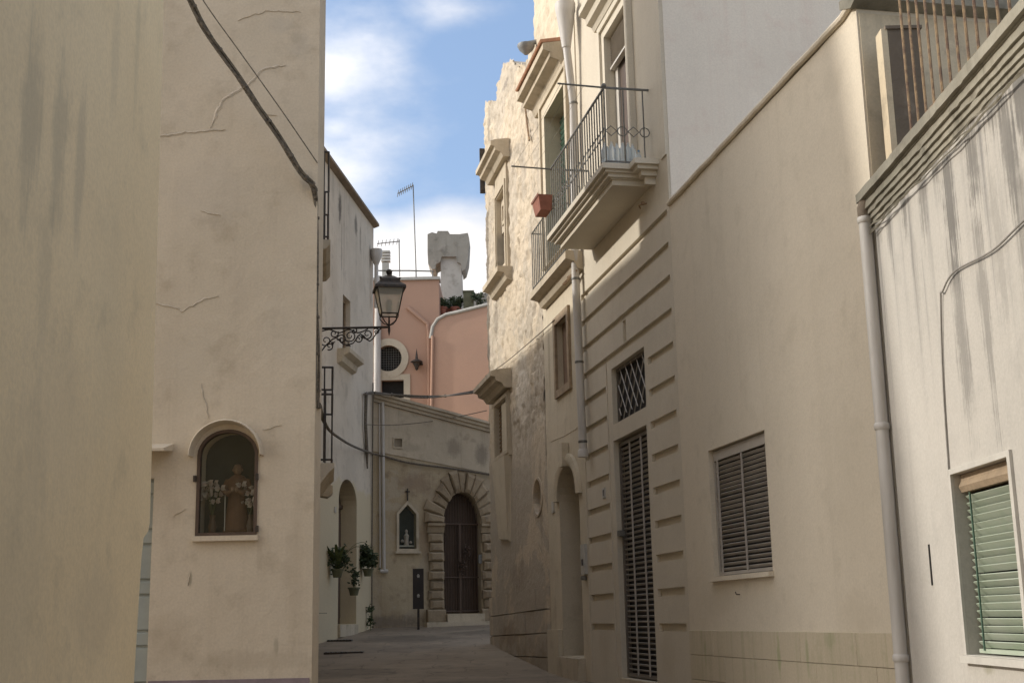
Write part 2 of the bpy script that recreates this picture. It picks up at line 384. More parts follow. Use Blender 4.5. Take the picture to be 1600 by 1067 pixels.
class Wall:
    def __init__(s, p, t, side):
        s.p = Vector((p[0], p[1], 0)); s.t = Vector((t[0], t[1], 0)).normalized()
        n = Vector((s.t.y, -s.t.x, 0)); s.n = n if n.dot(Vector((side[0], side[1], 0))) > 0 else -n
    def pt(s, u, z, o=0): return s.p + s.t*u + s.n*o + Vector((0, 0, z))
    def uz(s, px, py, o=0):
        d = ray(px, py); base = s.p + s.n*o
        k = (base - EYE).dot(s.n)/d.dot(s.n)
        q = EYE + d*k
        return ((q - s.p).dot(s.t), q.z)
    def at(s, px, py, o=0):
        u, z = s.uz(px, py, o); return s.pt(u, z, o)
    def rect(s, pts, o=0):   # TL TR BR BL pixels -> u0,u1,z0,z1 averaged
        q = [s.uz(a, b, o) for a, b in pts]
        ul = (q[0][0]+q[3][0])/2; ur = (q[1][0]+q[2][0])/2
        zt = (q[0][1]+q[1][1])/2; zb = (q[2][1]+q[3][1])/2
        return min(ul, ur), max(ul, ur), zb, zt
    def angle(s): return math.atan2(s.t.y, s.t.x)
def hz(px, Y, py=968):   # x of the point at world depth Y seen at pixel column px near eye level
    d = ray(px, py); return d.x/d.y*Y

def wall_mesh(name, mat, parent, W, outline, holes=(), back=5.0, o=0.0, label=None, kind=None):
    """front face with openings (loop, depth), closed at the sides and back"""
    bm = bmesh.new()
    def loop(pts, off):
        return [bm.verts.new(W.pt(u, z, off)) for u, z in pts]
    edges = []
    fr = loop(outline, o); hv = []
    for vs_ in [fr]:
        edges += [bm.edges.new((vs_[i], vs_[(i+1) % len(vs_)])) for i in range(len(vs_))]
    for lp, dep in holes:
        vs_ = loop(lp, o); hv.append(vs_)
        edges += [bm.edges.new((vs_[i], vs_[(i+1) % len(vs_)])) for i in range(len(vs_))]
    bmesh.ops.triangle_fill(bm, use_beauty=True, use_dissolve=False, edges=edges, normal=W.n)
    for (lp, dep), vs_ in zip(holes, hv):
        bk = loop(lp, o-dep)
        for i in range(len(vs_)):
            j = (i+1) % len(vs_); bm.faces.new((vs_[i], vs_[j], bk[j], bk[i]))
        bm.faces.new(bk)
    bk = loop(outline, o-back); n = len(fr)
    for i in range(n): bm.faces.new((fr[i], fr[(i+1) % n], bk[(i+1) % n], bk[i]))
    bm.faces.new(bk)
    bmesh.ops.recalc_face_normals(bm, faces=bm.faces)
    org = W.pt(sum(q[0] for q in outline)/n, min(q[1] for q in outline), o)
    bmesh.ops.translate(bm, verts=bm.verts, vec=-org)
    me = bpy.data.meshes.new(name); bm.to_mesh(me); bm.free(); me.materials.append(mat)
    ob = bpy.data.objects.new(name, me); col.objects.link(ob); place(ob, org, parent)
    return tag(ob, label=label, kind=kind)
def R4(u0, u1, z0, z1): return [(u0, z0), (u1, z0), (u1, z1), (u0, z1)]
def archloop(u0, u1, z0, zs, zt, n=14):
    cu = (u0+u1)/2; a = (u1-u0)/2; h = zt-zs
    return [(u0, z0), (u1, z0)] + [(cu + a*math.cos(math.pi*i/n), zs + h*math.sin(math.pi*i/n)) for i in range(n+1)]
def ring_part(name, mat, parent, W, inner, outer, o0, o1, **tg):
    mb = MB(); n = len(inner)
    a = [W.pt(u, z, o1) for u, z in inner]; b = [W.pt(u, z, o1) for u, z in outer]
    c = [W.pt(u, z, o0) for u, z in inner]; d = [W.pt(u, z, o0) for u, z in outer]
    fs = []
    for i in range(n):
        j = (i+1) % n
        fs += [(i, j, n+j, n+i), (i, j, 2*n+j, 2*n+i), (n+i, n+j, 3*n+j, 3*n+i)]
    mb.add(a+b+c+d, fs)
    return mb.build(name, mat, parent, smooth=False, **tg)
def frame(W, u0, u1, z0, z1, w_, o0, o1):
    mb = MB()
    mb.wbox(W, u0, u0+w_, z0, z1, o0, o1); mb.wbox(W, u1-w_, u1, z0, z1, o0, o1)
    mb.wbox(W, u0+w_, u1-w_, z1-w_, z1, o0, o1-.002); mb.wbox(W, u0+w_, u1-w_, z0, z0+w_, o0, o1-.002)
    return mb
_sr = random.Random(3)
def slats(W, u0, u1, z0, z1, n, o, depth, th, tilt, mat, parent, name='slat', jit=0):
    """louvre slats sharing one mesh"""
    mb = MB(); pitch = (z1-z0)/n
    pr = [(-depth/2, -tilt), (-depth/2+th, -tilt), (depth/2, tilt), (depth/2-th, tilt+th*.6)]
    L = u1-u0
    a = [W.pt(0, z, oo) for oo, z in pr]; b = [W.pt(L, z, oo) for oo, z in pr]
    mb.add(a+b, [(0, 1, 2, 3), (7, 6, 5, 4), (0, 1, 5, 4), (1, 2, 6, 5), (2, 3, 7, 6), (3, 0, 4, 7)])
    o_ = W.pt(0, 0, 0); me = mb.mesh(name, mat, o_, smooth=False)
    for k in range(n):
        inst(name, me, W.pt(u0, z0+(k+.5)*pitch + random.uniform(-jit, jit), o + _sr.uniform(-jit, jit)), parent).rotation_euler = Vector((W.t.x, W.t.y, 0))*_sr.gauss(0, .05) + Vector((-W.t.y, W.t.x, 0))*_sr.gauss(0, .0015 if jit else 0)
def cyl_r(W, px0, px1): pass

def skin(name, mat, parent, W, u0, u1, z0, z1, cell, inside, hf):
    nu = int((u1-u0)/cell); nz_ = int((z1-z0)/cell); idx = {}; vs_ = []; fs = []
    def vid(i, j):
        if (i, j) not in idx:
            u = u0+(u1-u0)*i/nu; z = z0+(z1-z0)*j/nz_
            idx[(i, j)] = len(vs_); vs_.append(W.pt(u, z, hf(u, z)))
        return idx[(i, j)]
    for i in range(nu):
        for j in range(nz_):
            u = u0+(u1-u0)*(i+.5)/nu; z = z0+(z1-z0)*(j+.5)/nz_
            if inside(u, z): fs.append((vid(i, j), vid(i+1, j), vid(i+1, j+1), vid(i, j+1)))
    mb = MB(); mb.v = vs_; mb.f = fs
    return mb.build(name, mat, parent)
def masonry(u, z, course=.30, length=.55, joint=.03, amp=.035, seed=0):
    r = math.floor(z/course); off = (r*0.37 + seed) % 1*length
    c = math.floor((u+off)/length)
    fu = (u+off)/length - c; fz = z/course - r
    d = min(min(fu, 1-fu)*length, min(fz, 1-fz)*course)
    h = noise.noise(Vector((c*7.3+seed, r*3.1, .5)))*amp*1.3
    j = min(1, d/joint)
    return h*j - (1-j)*amp*.7

def plant(name, label, cat, base, r, h, n, pot=None, group=None, leaf=.05, mat='leaf', seed=1):
    rnd = random.Random(seed); base = Vector(base)
    t = thing(name, label, cat, base, group)
    zo = 0
    if pot:
        pr, ph, kind = pot
        mb = MB(); mb.lathe(base, [(pr*.65, 0), (pr*.9, ph*.8), (pr*1.05, ph*.82), (pr*1.05, ph), (pr*.85, ph), (pr*.8, ph*.9)], 12)
        mb.build('pot', M[kind], t); zo = ph
    mb = MB()
    for k in range(max(3, n//40)):
        a = rnd.uniform(0, 6.28); rr = rnd.uniform(.2, .8)*r
        mb.tube([base+Vector((0, 0, zo*.8)), base+Vector((math.cos(a)*rr*.5, math.sin(a)*rr*.5, zo+h*.5)), base+Vector((math.cos(a)*rr, math.sin(a)*rr, zo+h*rnd.uniform(.6, .95)))], [.008, .006, .003], 4)
    mb.build('stem', M['leaf_dry'], t)
    mb = MB()
    cl = [(rnd.uniform(-.6, .6)*r, rnd.uniform(-.6, .6)*r, zo+h*rnd.uniform(.15, .9), rnd.uniform(.25, .5)*r) for _ in range(9)]
    for _ in range(n):
        cx, cy, cz, cr = rnd.choice(cl)
        p = base + Vector((cx+rnd.gauss(0, cr*.6), cy+rnd.gauss(0, cr*.6), cz+rnd.gauss(0, cr*.6)))
        d = Vector((rnd.uniform(-1, 1), rnd.uniform(-1, 1), rnd.uniform(-.5, .8))).normalized()
        e = d.orthogonal().normalized()*leaf*.35; L = leaf*rnd.uniform(.6, 1.4)
        mb.add([p, p+d*L*.5+e, p+d*L, p+d*L*.5-e], [(0, 1, 2, 3)])
    f = mb.build('foliage', M[mat], t, smooth=False); f['kind'] = 'stuff'
    return t

# ------------------------------------------------------------------ ground
GP = [(-400, -2.0), (-30, -.9), (0, 0), (10, .32), (17, .55), (20.6, .60), (23, .64), (26, .83), (28.8, 1.04), (30, 1.13), (35, 1.37), (36.5, 1.47), (45, 1.65), (600, 1.7)]
def gz(y):
    for (a, za), (b, zb) in zip(GP, GP[1:]):
        if a <= y <= b: return za + (zb-za)*(y-a)/(b-a)
    return GP[-1][1]
ys = sorted(set([-400, -200, -80, -50] + [-30+i*.5 for i in range(160)] + [60, 90, 150, 300, 600]))
xs = [-400, -150, -60, -30, -15] + [-10+i*.5 for i in range(41)] + [15, 30, 60, 150, 400]
mb = MB()
for y in ys:
    for x in xs:
        zz = gz(y)
        if abs(x) < 12 and -20 < y < 45: zz += .02*noise.noise(Vector((x*.8, y*.8, 0))) + .008*noise.noise(Vector((x*3, y*3, 4)))
        mb.v.append(Vector((x, y, zz)))
nx = len(xs)
for j in range(len(ys)-1):
    for i in range(nx-1): mb.f.append((j*nx+i, j*nx+i+1, (j+1)*nx+i+1, (j+1)*nx+i))
mb.build('street', M['street'], None, kind='structure')

# ------------------------------------------------------------------ walls' planes
CX, CY = hz(1417, 10.6), 10.6
RW = Wall((CX, CY), (-.2, 1), (-1, 0))        # right-hand side of the street, u grows away from the camera
NW = Wall((CX, CY), (-.012*-1, -1), (-1, 0))  # near right wall, u grows towards the camera
YF = 12.2
C0 = (hz(488, YF), YF)
LF = Wall(C0, (-1, 0), (0, -1))               # shrine wall
p18 = (hz(496, 17.6), 17.6); p29 = (hz(486, 29.2), 29.2)
LS = Wall(C0, (p18[0]-C0[0], p18[1]-C0[1]), (1, 0)); LS_len = (Vector(p18)-Vector(C0)).length
L3 = Wall(p18, (p29[0]-p18[0], p29[1]-p18[1]), (1, 0)); L3_len = (Vector(p29)-Vector(p18)).length
c30 = Vector((hz(498, 30), 30)); c36 = Vector((hz(582, 35.7), 35.7))
CW = Wall(c30, c36-c30, (1, 0)); C_len = (c36-c30).length
DW = Wall(c36, (2.5, 1), (0, -1))
EW = Wall((hz(590, 43), 43), (1, 0), (0, -1))
n1 = (hz(226, 7.0), 7.0)
L1 = Wall(n1, (.035, -1), (1, 0))

# ================================================================== NEAR LEFT HOUSE
h = thing('house', 'tall plain yellowish plaster house filling the left edge, nearest to the viewer', 'house', (n1[0], n1[1], 0))
zst = L1.uz(228, 832)[1]
wall_mesh('wall', M['near_left'], h, L1, [(.36, -1), (14, -1), (14, 10), (.37, 10), (-.03, zst+.06), (.0, zst+.01), (.09, zst-.03), (.12, zst-.14)], [], back=7)

# ================================================================== SHRINE HOUSE
h = thing('house', 'tall grey cream house with the arched wall shrine on its front', 'house', (C0[0], C0[1], 0))
SH = LF.rect([(309, 700), (402, 700), (402.6, 836), (305, 837)])
su0, su1, sz0, _ = SH; szt = LF.uz(356, 671)[1]; szs = LF.uz(309, 712)[1]
dr = LF.rect([(100, 745), (235, 745), (235, 1060), (100, 1060)])
door_u0 = LF.uz(235, 900)[0]; door_u1 = door_u0+1.15; door_zt = LF.uz(235, 747)[1]
LH = 14.0
outl = [(0, -1), (30, -1), (30, LH), (0, LH)]
wall_mesh('wall', M['shrine_wall'], h, LF, outl, [(archloop(su0, su1, sz0, szs, szt, 16), .35), (R4(door_u0, door_u1, gz(YF)-.3, door_zt), .08)], back=.4)
# body behind, following the alley
mb = MB()
a, b_ = Vector((*C0, 0)), Vector((*p18, 0))
lo = [Vector((C0[0]-30, C0[1]+.4, -1)), Vector((C0[0], C0[1]+.4, -1)) + LS.t*0 + Vector((-.003, 0, 0)), Vector((p18[0], p18[1], -1)), Vector((C0[0]-30, p18[1], -1))]
mb.hexa(lo + [q + Vector((0, 0, LH+.999)) for q in lo])
mb.build('side_wall', M['shrine_wall'], h, smooth=False)
zb = LF.uz(300, 1062)[1]
mb = MB(); mb.wbox(LF, .02, door_u0-.02, gz(YF)-.4, zb, 0, .018); mb.build('skirting', M['mauve'], h, smooth=False)
rd = MB(); rd.wbox(LF, door_u0, door_u1, gz(YF)-.3, door_zt, -.078, -.072)
rdo = rd.build('roller_door', M['blue_grey'], h, smooth=False)
zz = gz(YF)-.25; kk = 0
while zz < door_zt-.1:
    hh = (.33, .14)[kk % 2]; hh = min(hh, door_zt-zz-.005)
    mb = MB(); mb.prof(LF, door_u0+.01, door_u1-.01, [(-.072, zz+.006), (-.052, zz+.02), (-.052, zz+hh-.02), (-.072, zz+hh-.006)])
    mb.build('slat', M['blue_grey'], rdo, smooth=False); zz += hh; kk += 1
ct = LF.uz(228, 702)[1]
mb = MB(); u_a = LF.uz(271, 703)[0]
mb.prof(LF, u_a, door_u1+.1, [(0, ct+.05), (0, ct-.02), (.34, ct-.06), (.34, ct-.035)], 0.0)
mb.build('door_canopy', M['shrine_wall'], h, smooth=False)
def crackline(W, pts, w_, parent, seed):
    rnd = random.Random(seed); q = [W.uz(*p) for p in pts]; fine = []
    for (a, b), (c, d) in zip(q, q[1:]):
        n = max(2, int(math.hypot(c-a, d-b)/.035))
        for i in range(n): fine.append((a+(c-a)*i/n + rnd.gauss(0, .006), b+(d-b)*i/n + rnd.gauss(0, .006)))
    fine.append(q[-1]); mb = MB(); n = len(fine); vs_ = []
    for i, (u, z) in enumerate(fine):
        du, dz = fine[min(i+1, n-1)][0]-fine[max(i-1, 0)][0], fine[min(i+1, n-1)][1]-fine[max(i-1, 0)][1]
        l = math.hypot(du, dz) or 1; ww = 1.5*w_*(.35+.8*abs(noise.noise(Vector((i*.4, seed, 0)))))*min(1, (i+1)/4, (n-i)/4)
        for sgn in (-1, 0, 1): vs_.append(W.pt(u - dz/l*ww*sgn, z + du/l*ww*sgn, .0025 if sgn else -.0 + .008))
    fs = []
    for i in range(n-1):
        fs += [(3*i, 3*i+1, 3*i+4, 3*i+3), (3*i+1, 3*i+2, 3*i+5, 3*i+4)]
    mb.add(vs_, fs); return mb.build('crack', M['crack'], parent, smooth=False)
for i, (pts, w_) in enumerate([([(245, 213), (290, 208), (352, 203)], .018), ([(331, 200), (337, 175), (350, 155), (388, 132), (410, 108), (446, 103)], .024),
        ([(314, 331), (325, 333), (345, 337)], .016), ([(238, 474), (262, 477), (285, 486), (318, 467), (342, 463)], .013), ([(314, 598), (320, 625), (326, 655)], .014),
        ([(372, 32), (420, 17), (470, 20)], .007), ([(410, 672), (440, 664)], .010), ([(418, 182), (432, 181)], .012), ([(270, 808), (290, 795)], .012), ([(296, 895), (294, 915)], .02)]):
    crackline(LF, pts, w_, h, i+1)

# the wall shrine (hangs in the niche)
s = thing('wall_shrine', 'arched wall shrine with dark glazed frame and curved plaster hood on the grey cream house', 'shrine', LF.pt((su0+su1)/2, sz0, 0))
inner = archloop(su0+.03, su1-.03, sz0+.03, szs, szt-.03, 16); outer = archloop(su0, su1, sz0, szs, szt, 16)
ring_part('frame', M['brown_wood'], s, LF, inner, outer, -.06, .012)
mb = MB(); mb.add([LF.pt(u, z, -.03) for u, z in inner], [tuple(range(len(inner)))]); mb.build('glass', M['glass'], s, smooth=False)
mb = MB(); mb.add([LF.pt(u, z, -.345) for u, z in outer], [tuple(range(len(outer)))]); mb.build('niche_back', M['niche'], s, smooth=False)
mb = MB(); mb.wbox(LF, su0-.02, su1+.02, sz0-.05, sz0-.002, -.002, .05); mb.build('sill', M['shrine_wall'], s, smooth=False)
hu0 = LF.uz(413, 700)[0]; hu1 = LF.uz(297, 712)[0]; hzt = LF.uz(352, 657)[1]; hzs = LF.uz(297, 714)[1]
cu = (hu0+hu1)/2; aa = (hu1-hu0)/2; hh = hzt-hzs; mb = MB(); n = 16; vs_ = []
for i in range(n+1):
    t_ = math.pi*i/n; c_, s_ = math.cos(t_), math.sin(t_)
    for (k, o) in ((1, .002), (1, .10), (.955, .13), (.93, .10), (.90, .002)):
        vs_.append(LF.pt(cu+aa*c_*k, hzs+hh*s_*k, o))
fs = []
for i in range(n):
    for k in range(5): fs.append((i*5+k, i*5+(k+1) % 5, (i+1)*5+(k+1) % 5, (i+1)*5+k))
fs += [(0, 1, 2, 3, 4), tuple(n*5+k for k in range(5))]
mb.add(vs_, fs); mb.build('hood', M['shrine_wall'], s)
mb = MB()
for (px, py) in ((305, 748), (402, 745), (402, 826)):
    u, z = LF.uz(px, py); mb.wbox(LF, u-.012, u+.012, z-.03, z+.03, .0, .035)
mb.build('hinge', M['iron'], s, smooth=False)
# statue of a friar, one continuous body
cxs, _z = LF.uz(363, 800); bz = sz0+.035
st = thing('statue', 'small brown robed saint statue behind the glass of the arched shrine', 'statue', LF.pt(cxs, bz, -.2))
H_ = LF.uz(361, 722)[1]-bz
mb = MB(); c = LF.pt(cxs, bz, -.2)
mb.lathe(c, [(.12, 0), (.13, .02), (.115, .1), (.10, H_*.3), (.082, H_*.55), (.09, H_*.68), (.10, H_*.77), (.06, H_*.83), (.03, H_*.85)], 16, 1, .75)
mb.lathe(c+Vector((0, 0, H_*.83)), [(.028, 0), (.03, .03), (.02, .04)], 10)
for sg in (-1, 1):
    mb.tube([c+Vector((sg*.085, 0, H_*.77)), c+Vector((sg*.125, -.02, H_*.62)), c+Vector((sg*.07, -.10, H_*.56)), c+Vector((sg*.02, -.115, H_*.60))], [.036, .034, .03, .018], 8)
bo = mb.build('robe', M['robe'], st)
rm = bo.modifiers.new('fuse', 'REMESH'); rm.mode = 'VOXEL'; rm.voxel_size = .008; rm.use_smooth_shade = True
mb = MB(); mb.ball(c+Vector((0, -.012, H_*.92)), .044, 12, 1.25); mb.tube([c+Vector((0, -.052, H_*.935)), c+Vector((0, -.064, H_*.915))], [.006, .009], 5)
for sg in (-1, 1):
    mb.ball(c+Vector((sg*.044, -.01, H_*.92)), .010, 6, 1.4)
    hp = c+Vector((sg*.018, -.125, H_*.61)); mb.ball(hp, .017, 8, 1.2)
    for k in range(4): mb.tube([hp+Vector((sg*(-.012+k*.008), 0, .01)), hp+Vector((sg*(-.012+k*.008), -.006, .034-.003*abs(k-1.5)))], [.004, .003], 4)
mb.build('head_and_hands', M['skin'], st)
mb = MB(); mb.lathe(c+Vector((0, .008, H_*.945)), [(.045, -.02), (.049, .01), (.035, .035), (.01, .042)], 10); mb.build('hair', M['brown_wood'], st)
mb = MB(); mb.tube([c+Vector((-.10, -.07, .02)), c+Vector((-.10, -.08, H_*.62))], .005, 5); mb.build('staff', M['plate'], st)
def bouquet(label, px, py, n, seed):
    rnd = random.Random(seed); u, z = LF.uz(px, py); p = LF.pt(u, bz, -.14)
    t = thing('flower_vase', label, 'flowers', p, 'flower vases inside the arched shrine')
    MB().lathe(p, [(.03, 0), (.04, .06), (.022, .14), (.03, .17)], 10).build('vase', M['brown_wood'], t)
    mb = MB(); fl = []
    for k in range(n):
        q = p+Vector((rnd.uniform(-.10, .10), rnd.uniform(-.05, .05), z-bz+rnd.uniform(-.13, .08))); fl.append(q)
        mb.tube([p+Vector((0, 0, .15)), (p+q)/2+Vector((0, 0, .1)), q], .003, 4)
    mb.build('stem', M['leaf'], t)
    for q in fl:
        mb = MB()
        for j in range(12):
            a = j*2.4; r_ = .014+.002*j; d = Vector((math.cos(a), -.5+math.sin(a)*.4, math.sin(a*1.3)*.8)).normalized(); e = d.cross(Vector((0, 1, .2))).normalized()*.02
            mb.add([q, q+d*r_+e, q+d*(r_+.03), q+d*r_-e], [(0, 1, 2, 3)])
        mb.build('blossom', M['petal'], t, smooth=False)
bouquet('vase of pale silk flowers at the left of the shrine statue', 328, 762, 11, 3)
bouquet('vase of pale silk flowers at the right of the shrine statue', 388, 766, 9, 5)

# ================================================================== house further along the left wall (lamp, hood)
h = thing('house', 'narrow house wall beyond the shrine house that carries the street lamp', 'house', (*p18, 0))
H3 = 8.8
wall_mesh('wall', M['shrine_wall'], h, L3, [(0, -1), (L3_len, -1), (L3_len, H3), (0, H3)], [], back=5.5)
u0, z0 = L3.uz(494, 768, 0); 
zc = L3.at(512, 768, .3).z
uc = L3.uz(512, 768, .3)[0]
mb = MB(); mb.prof(L3, uc-.25, uc+.25, [(0, zc-.07), (.30, zc-.13), (.40, zc-.05), (.40, zc+.10), (.30, zc+.14), (0, zc+.05)]); mb.build('door_hood', M['stone_trim'], h, smooth=False)
mb = MB(); mb.tube([L3.pt(uc, zc-.05, .02), L3.pt(uc, zc-.25, .12), L3.pt(uc, zc-.5, .02)], .015, 6); mb.build('hood_bracket', M['iron'], h)

# two shallow balconies on the side of the shrine house
def juliet(label, W, pt_out_top, pt_out_bot, pw, slabh, n, parentbox, mat='iron', mid=None):
    uo, zo = None, None
def side_balcony(label, px_out, y_top, y_bot, y_mid, uY, L, corbel):
    # find offset so that the near outer corner projects to px_out
    u0 = uY
    lo, hi = 0, 1.5
    for _ in range(40):
        o = (lo+hi)/2
        q = LS.pt(u0, 4, o); d = q-EYE
        px = 800 + d.dot(rgt)/d.dot(fwd)*F
        zt = None
        # evaluate at the target row
        def zrow(py):
            a, b = -2, 14
            for _ in range(40):
                mz = (a+b)/2; d = LS.pt(u0, mz, o)-EYE; y = 533.5 - d.dot(upv)/d.dot(fwd)*F
                if y > py: a = mz
                else: b = mz
            return a
        zt = zrow((y_top+y_bot)/2); d = LS.pt(u0, zt, o)-EYE; px = 800 + d.dot(rgt)/d.dot(fwd)*F
        if px < px_out: lo = o
        else: hi = o
    z1, z0 = zrow(y_top), zrow(y_bot)
    t = thing('balcony', label, 'balcony', LS.pt(u0+L/2, z0-.15, 0), 'iron balconies on the side of the shrine house')
    mb = MB(); mb.prof(LS, u0-.02, u0+L, [(0, z0-.06), (0, z0-.01), (o+.03, z0-.01), (o+.03, z0-.06), (o*.8, z0-.12), (0, z0-.30 if corbel else z0-.14)]); mb.build('slab', M['stone_trim'] if not corbel else M['shrine_wall'], t, smooth=False)
    mb = MB()
    for zz in (z1, zrow(y_mid), z0+.03):
        mb.tube([LS.pt(u0, zz, 0), LS.pt(u0, zz, o), LS.pt(u0+L, zz, o), LS.pt(u0+L, zz, 0)], .014, 6)
    mb.build('rail', M['iron'], t)
    me = None
    pts = [(u0, o*k) for k in (.45, 1)] + [(u0+L*k/n_, o) for n_ in (9,) for k in range(1, 10)] + [(u0+L, o*.5)]
    mb = MB(); mb.tube([Vector((0, 0, 0)), Vector((0, 0, z1-z0))], .010, 6); me = mb.mesh('bar', M['iron'], Vector((0, 0, 0)))
    for (u, oo) in pts: inst('bar', me, LS.pt(u, z0, oo), t)
    return z0, z1, o
zb0 = side_balcony('upper black iron balcony above the street lamp on the left wall', 513, 238, 374, 336, 2.6, 1.5, False)
zb1 = side_balcony('lower black iron balcony with plaster corbel under the street lamp', 519, 574, 722, 616, 2.6, 1.5, True)
# small plaster box fixed below the upper balcony
z_ = LS.at(500, 435, .15).z; z2 = LS.at(500, 480, .15).z
mb = MB(); mb.wbox(LS, 2.8, 3.3, z2, z_, 0, .13); tag(mb.build('junction_box', M['louvre'], None, smooth=False), 'brown junction box on the left wall under the upper iron balcony', 'junction box')

# ================================================================== STREET LAMP on bracket
YL = 19.0
xb = L3.pt(YL-17.6, 0, 0).x
LP = Wall((xb, L3.pt(YL-17.6, 0, 0).y), (1, 0), (0, -1))
t = thing('street_lamp', 'black lantern street lamp on a scrolled iron wall bracket over the alley', 'street lamp', LP.at(503, 540))
ul, zl = LP.uz(608, 511)
mb = MB(); mb.tube([LP.pt(-.02, zl, 0), LP.pt(ul, zl, 0)], .018, 8)
mb.wbox(LP, -.01, .03, LP.uz(503, 551)[1], zl+.05, -.03, .03); mb.build('bracket_bar', M['iron'], t)
mb = MB()
def scroll(cx, cy, r, turns, a0, sg):
    c = LP.uz(cx, cy); pts = []
    for i in range(22):
        k = i/21; rr = r*(1-.82*k); a = a0+sg*turns*2*math.pi*k
        pts.append(LP.pt(c[0]+rr*math.cos(a), c[1]+rr*math.sin(a), 0))
    mb.tube(pts, [.011*(1-.3*i/21) for i in range(22)], 5)
for (cx, cy, r, tn, a0, sg) in [(509, 532, .10, 1.4, 2.2, 1), (522, 521, .07, 1.2, .4, -1), (534, 530, .075, 1.3, 2.8, -1), (547, 525, .095, 1.5, 3.6, 1),
        (560, 530, .06, 1.2, .6, -1), (574, 522, .085, 1.4, 3.3, 1), (588, 518, .05, 1.3, 2.4, -1), (515, 541, .06, 1.2, 4.2, 1), (553, 517, .05, 1.1, 1.4, -1)]:
    scroll(cx, cy, r, tn, a0, sg)
def curve(pts, r=.011, n=24):
    q = [Vector((*LP.uz(*p), 0)) for p in pts]; outp = []
    for i in range(n+1):
        s_ = i/n*(len(q)-1); k = min(int(s_), len(q)-2); f = s_-k
        p0 = q[max(k-1, 0)]; p1 = q[k]; p2 = q[k+1]; p3 = q[min(k+2, len(q)-1)]
        v = .5*((2*p1)+(p2-p0)*f+(2*p0-5*p1+4*p2-p3)*f*f+(3*p1-p0-3*p2+p3)*f**3)
        outp.append(LP.pt(v.x, v.y, 0))
    mb.tube(outp, r, 5)
curve([(502, 549), (512, 537), (525, 528), (537, 538), (552, 536), (563, 522), (578, 533), (590, 518), (596, 513)])
curve([(502, 518), (515, 515), (530, 520), (545, 515), (560, 520), (575, 514)])
for (x, y) in ((531, 531), (544, 539), (566, 527), (520, 536)):
    c = LP.at(x, y); mb.ball(c, .022, 6)
    for a in range(3):
        d = Vector((math.cos(a*2.1+x), 0, math.sin(a*2.1+x)))*.05; mb.tube([c, c+d], [.014, .003], 4)
mb.build('scrollwork', M['iron'], t)
zt_ = LP.uz(608, 451)[1]; zbm = LP.uz(608, 492)[1]; lc = LP.pt(ul, 0, 0); rt = .235; rb = .125
def sq(r, z, rot=R(12)):
    return [lc+Vector((math.cos(rot+R(45)+k*math.pi/2)*r*1.414, math.sin(rot+R(45)+k*math.pi/2)*r*1.414, z)) for k in range(4)]
A_, B_ = sq(rb, zbm), sq(rt*.87, zt_)
lant = MB()
for k in range(4): lant.tube([A_[k], B_[k]], .011, 5)
for q in (A_, B_):
    for k in range(4): lant.tube([q[k], q[(k+1) % 4]], .011, 5)
lf = lant.build('lantern_frame', M['iron'], t)
for k in range(4):
    MB().add([A_[k], A_[(k+1) % 4], B_[(k+1) % 4], B_[k]], [(0, 1, 2, 3)]).build('pane', M['frost'], lf, smooth=False)
mb = MB()
def stack(levels):
    vs_ = []
    for r, z in levels: vs_ += sq(r, z)
    fs = [(3, 2, 1, 0), tuple(len(vs_)-4+k for k in range(4))]
    for i in range(len(levels)-1):
        for k in range(4): fs.append((4*i+k, 4*i+(k+1) % 4, 4*i+4+(k+1) % 4, 4*i+4+k))
    mb.add(vs_, fs)
stack([(rt, zt_-.03), (rt*.99, zt_+.01), (rt*.66, zt_+.075), (rt*.62, zt_+.13), (rt*.45, zt_+.16), (rt*.28, zt_+.19)])
mb.lathe(lc+Vector((0, 0, zt_+.19)), [(.05, 0), (.03, .03), (.045, .06), (.05, .085), (.03, .11), (.006, .12)], 10); 
for k in range(4):
    q = sq(rt*.62, zt_+.13)[k]; mb.ball(q, .018, 6)
mb.build('lantern_roof', M['iron'], t)
mb = MB()
for k in range(4):
    q = A_[k]; mb.tube([q, q+Vector((0, 0, -.05)), lc+(q-lc)*.55+Vector((0, 0, -.10))*1 - Vector((0, 0, (q.z-lc.z)*.55 - zbm*1+lc.z*0))*0 if False else Vector((lc.x+(q.x-lc.x)*.6, lc.y+(q.y-lc.y)*.6, zbm-.12)), Vector((lc.x, lc.y, zbm-.17))], .009, 5)
mb.tube([Vector((lc.x, lc.y, zbm-.02)), Vector((lc.x, lc.y, zl-.06)), Vector((lc.x, lc.y, zl-.14))], [.012, .022, .003], 6)
mb.build('lantern_basket', M['iron'], t)
MB().lathe(lc+Vector((0, 0, zbm+.02)), [(.03, 0), (.05, .08), (.055, .16), (.03, .22)], 10).build('bulb', M['plate'], t)

# ================================================================== WHITE/CREAM HOUSE (left, beyond)
h = thing('house', 'whitewashed house with dark roof slab and arched door hung with plants', 'house', (c30.x, c30.y, gz(30)))
ztop = CW.uz(586, 366)[1]
ztop0 = CW.uz(512, 250)[1]
ztop = (ztop+ztop0)/2

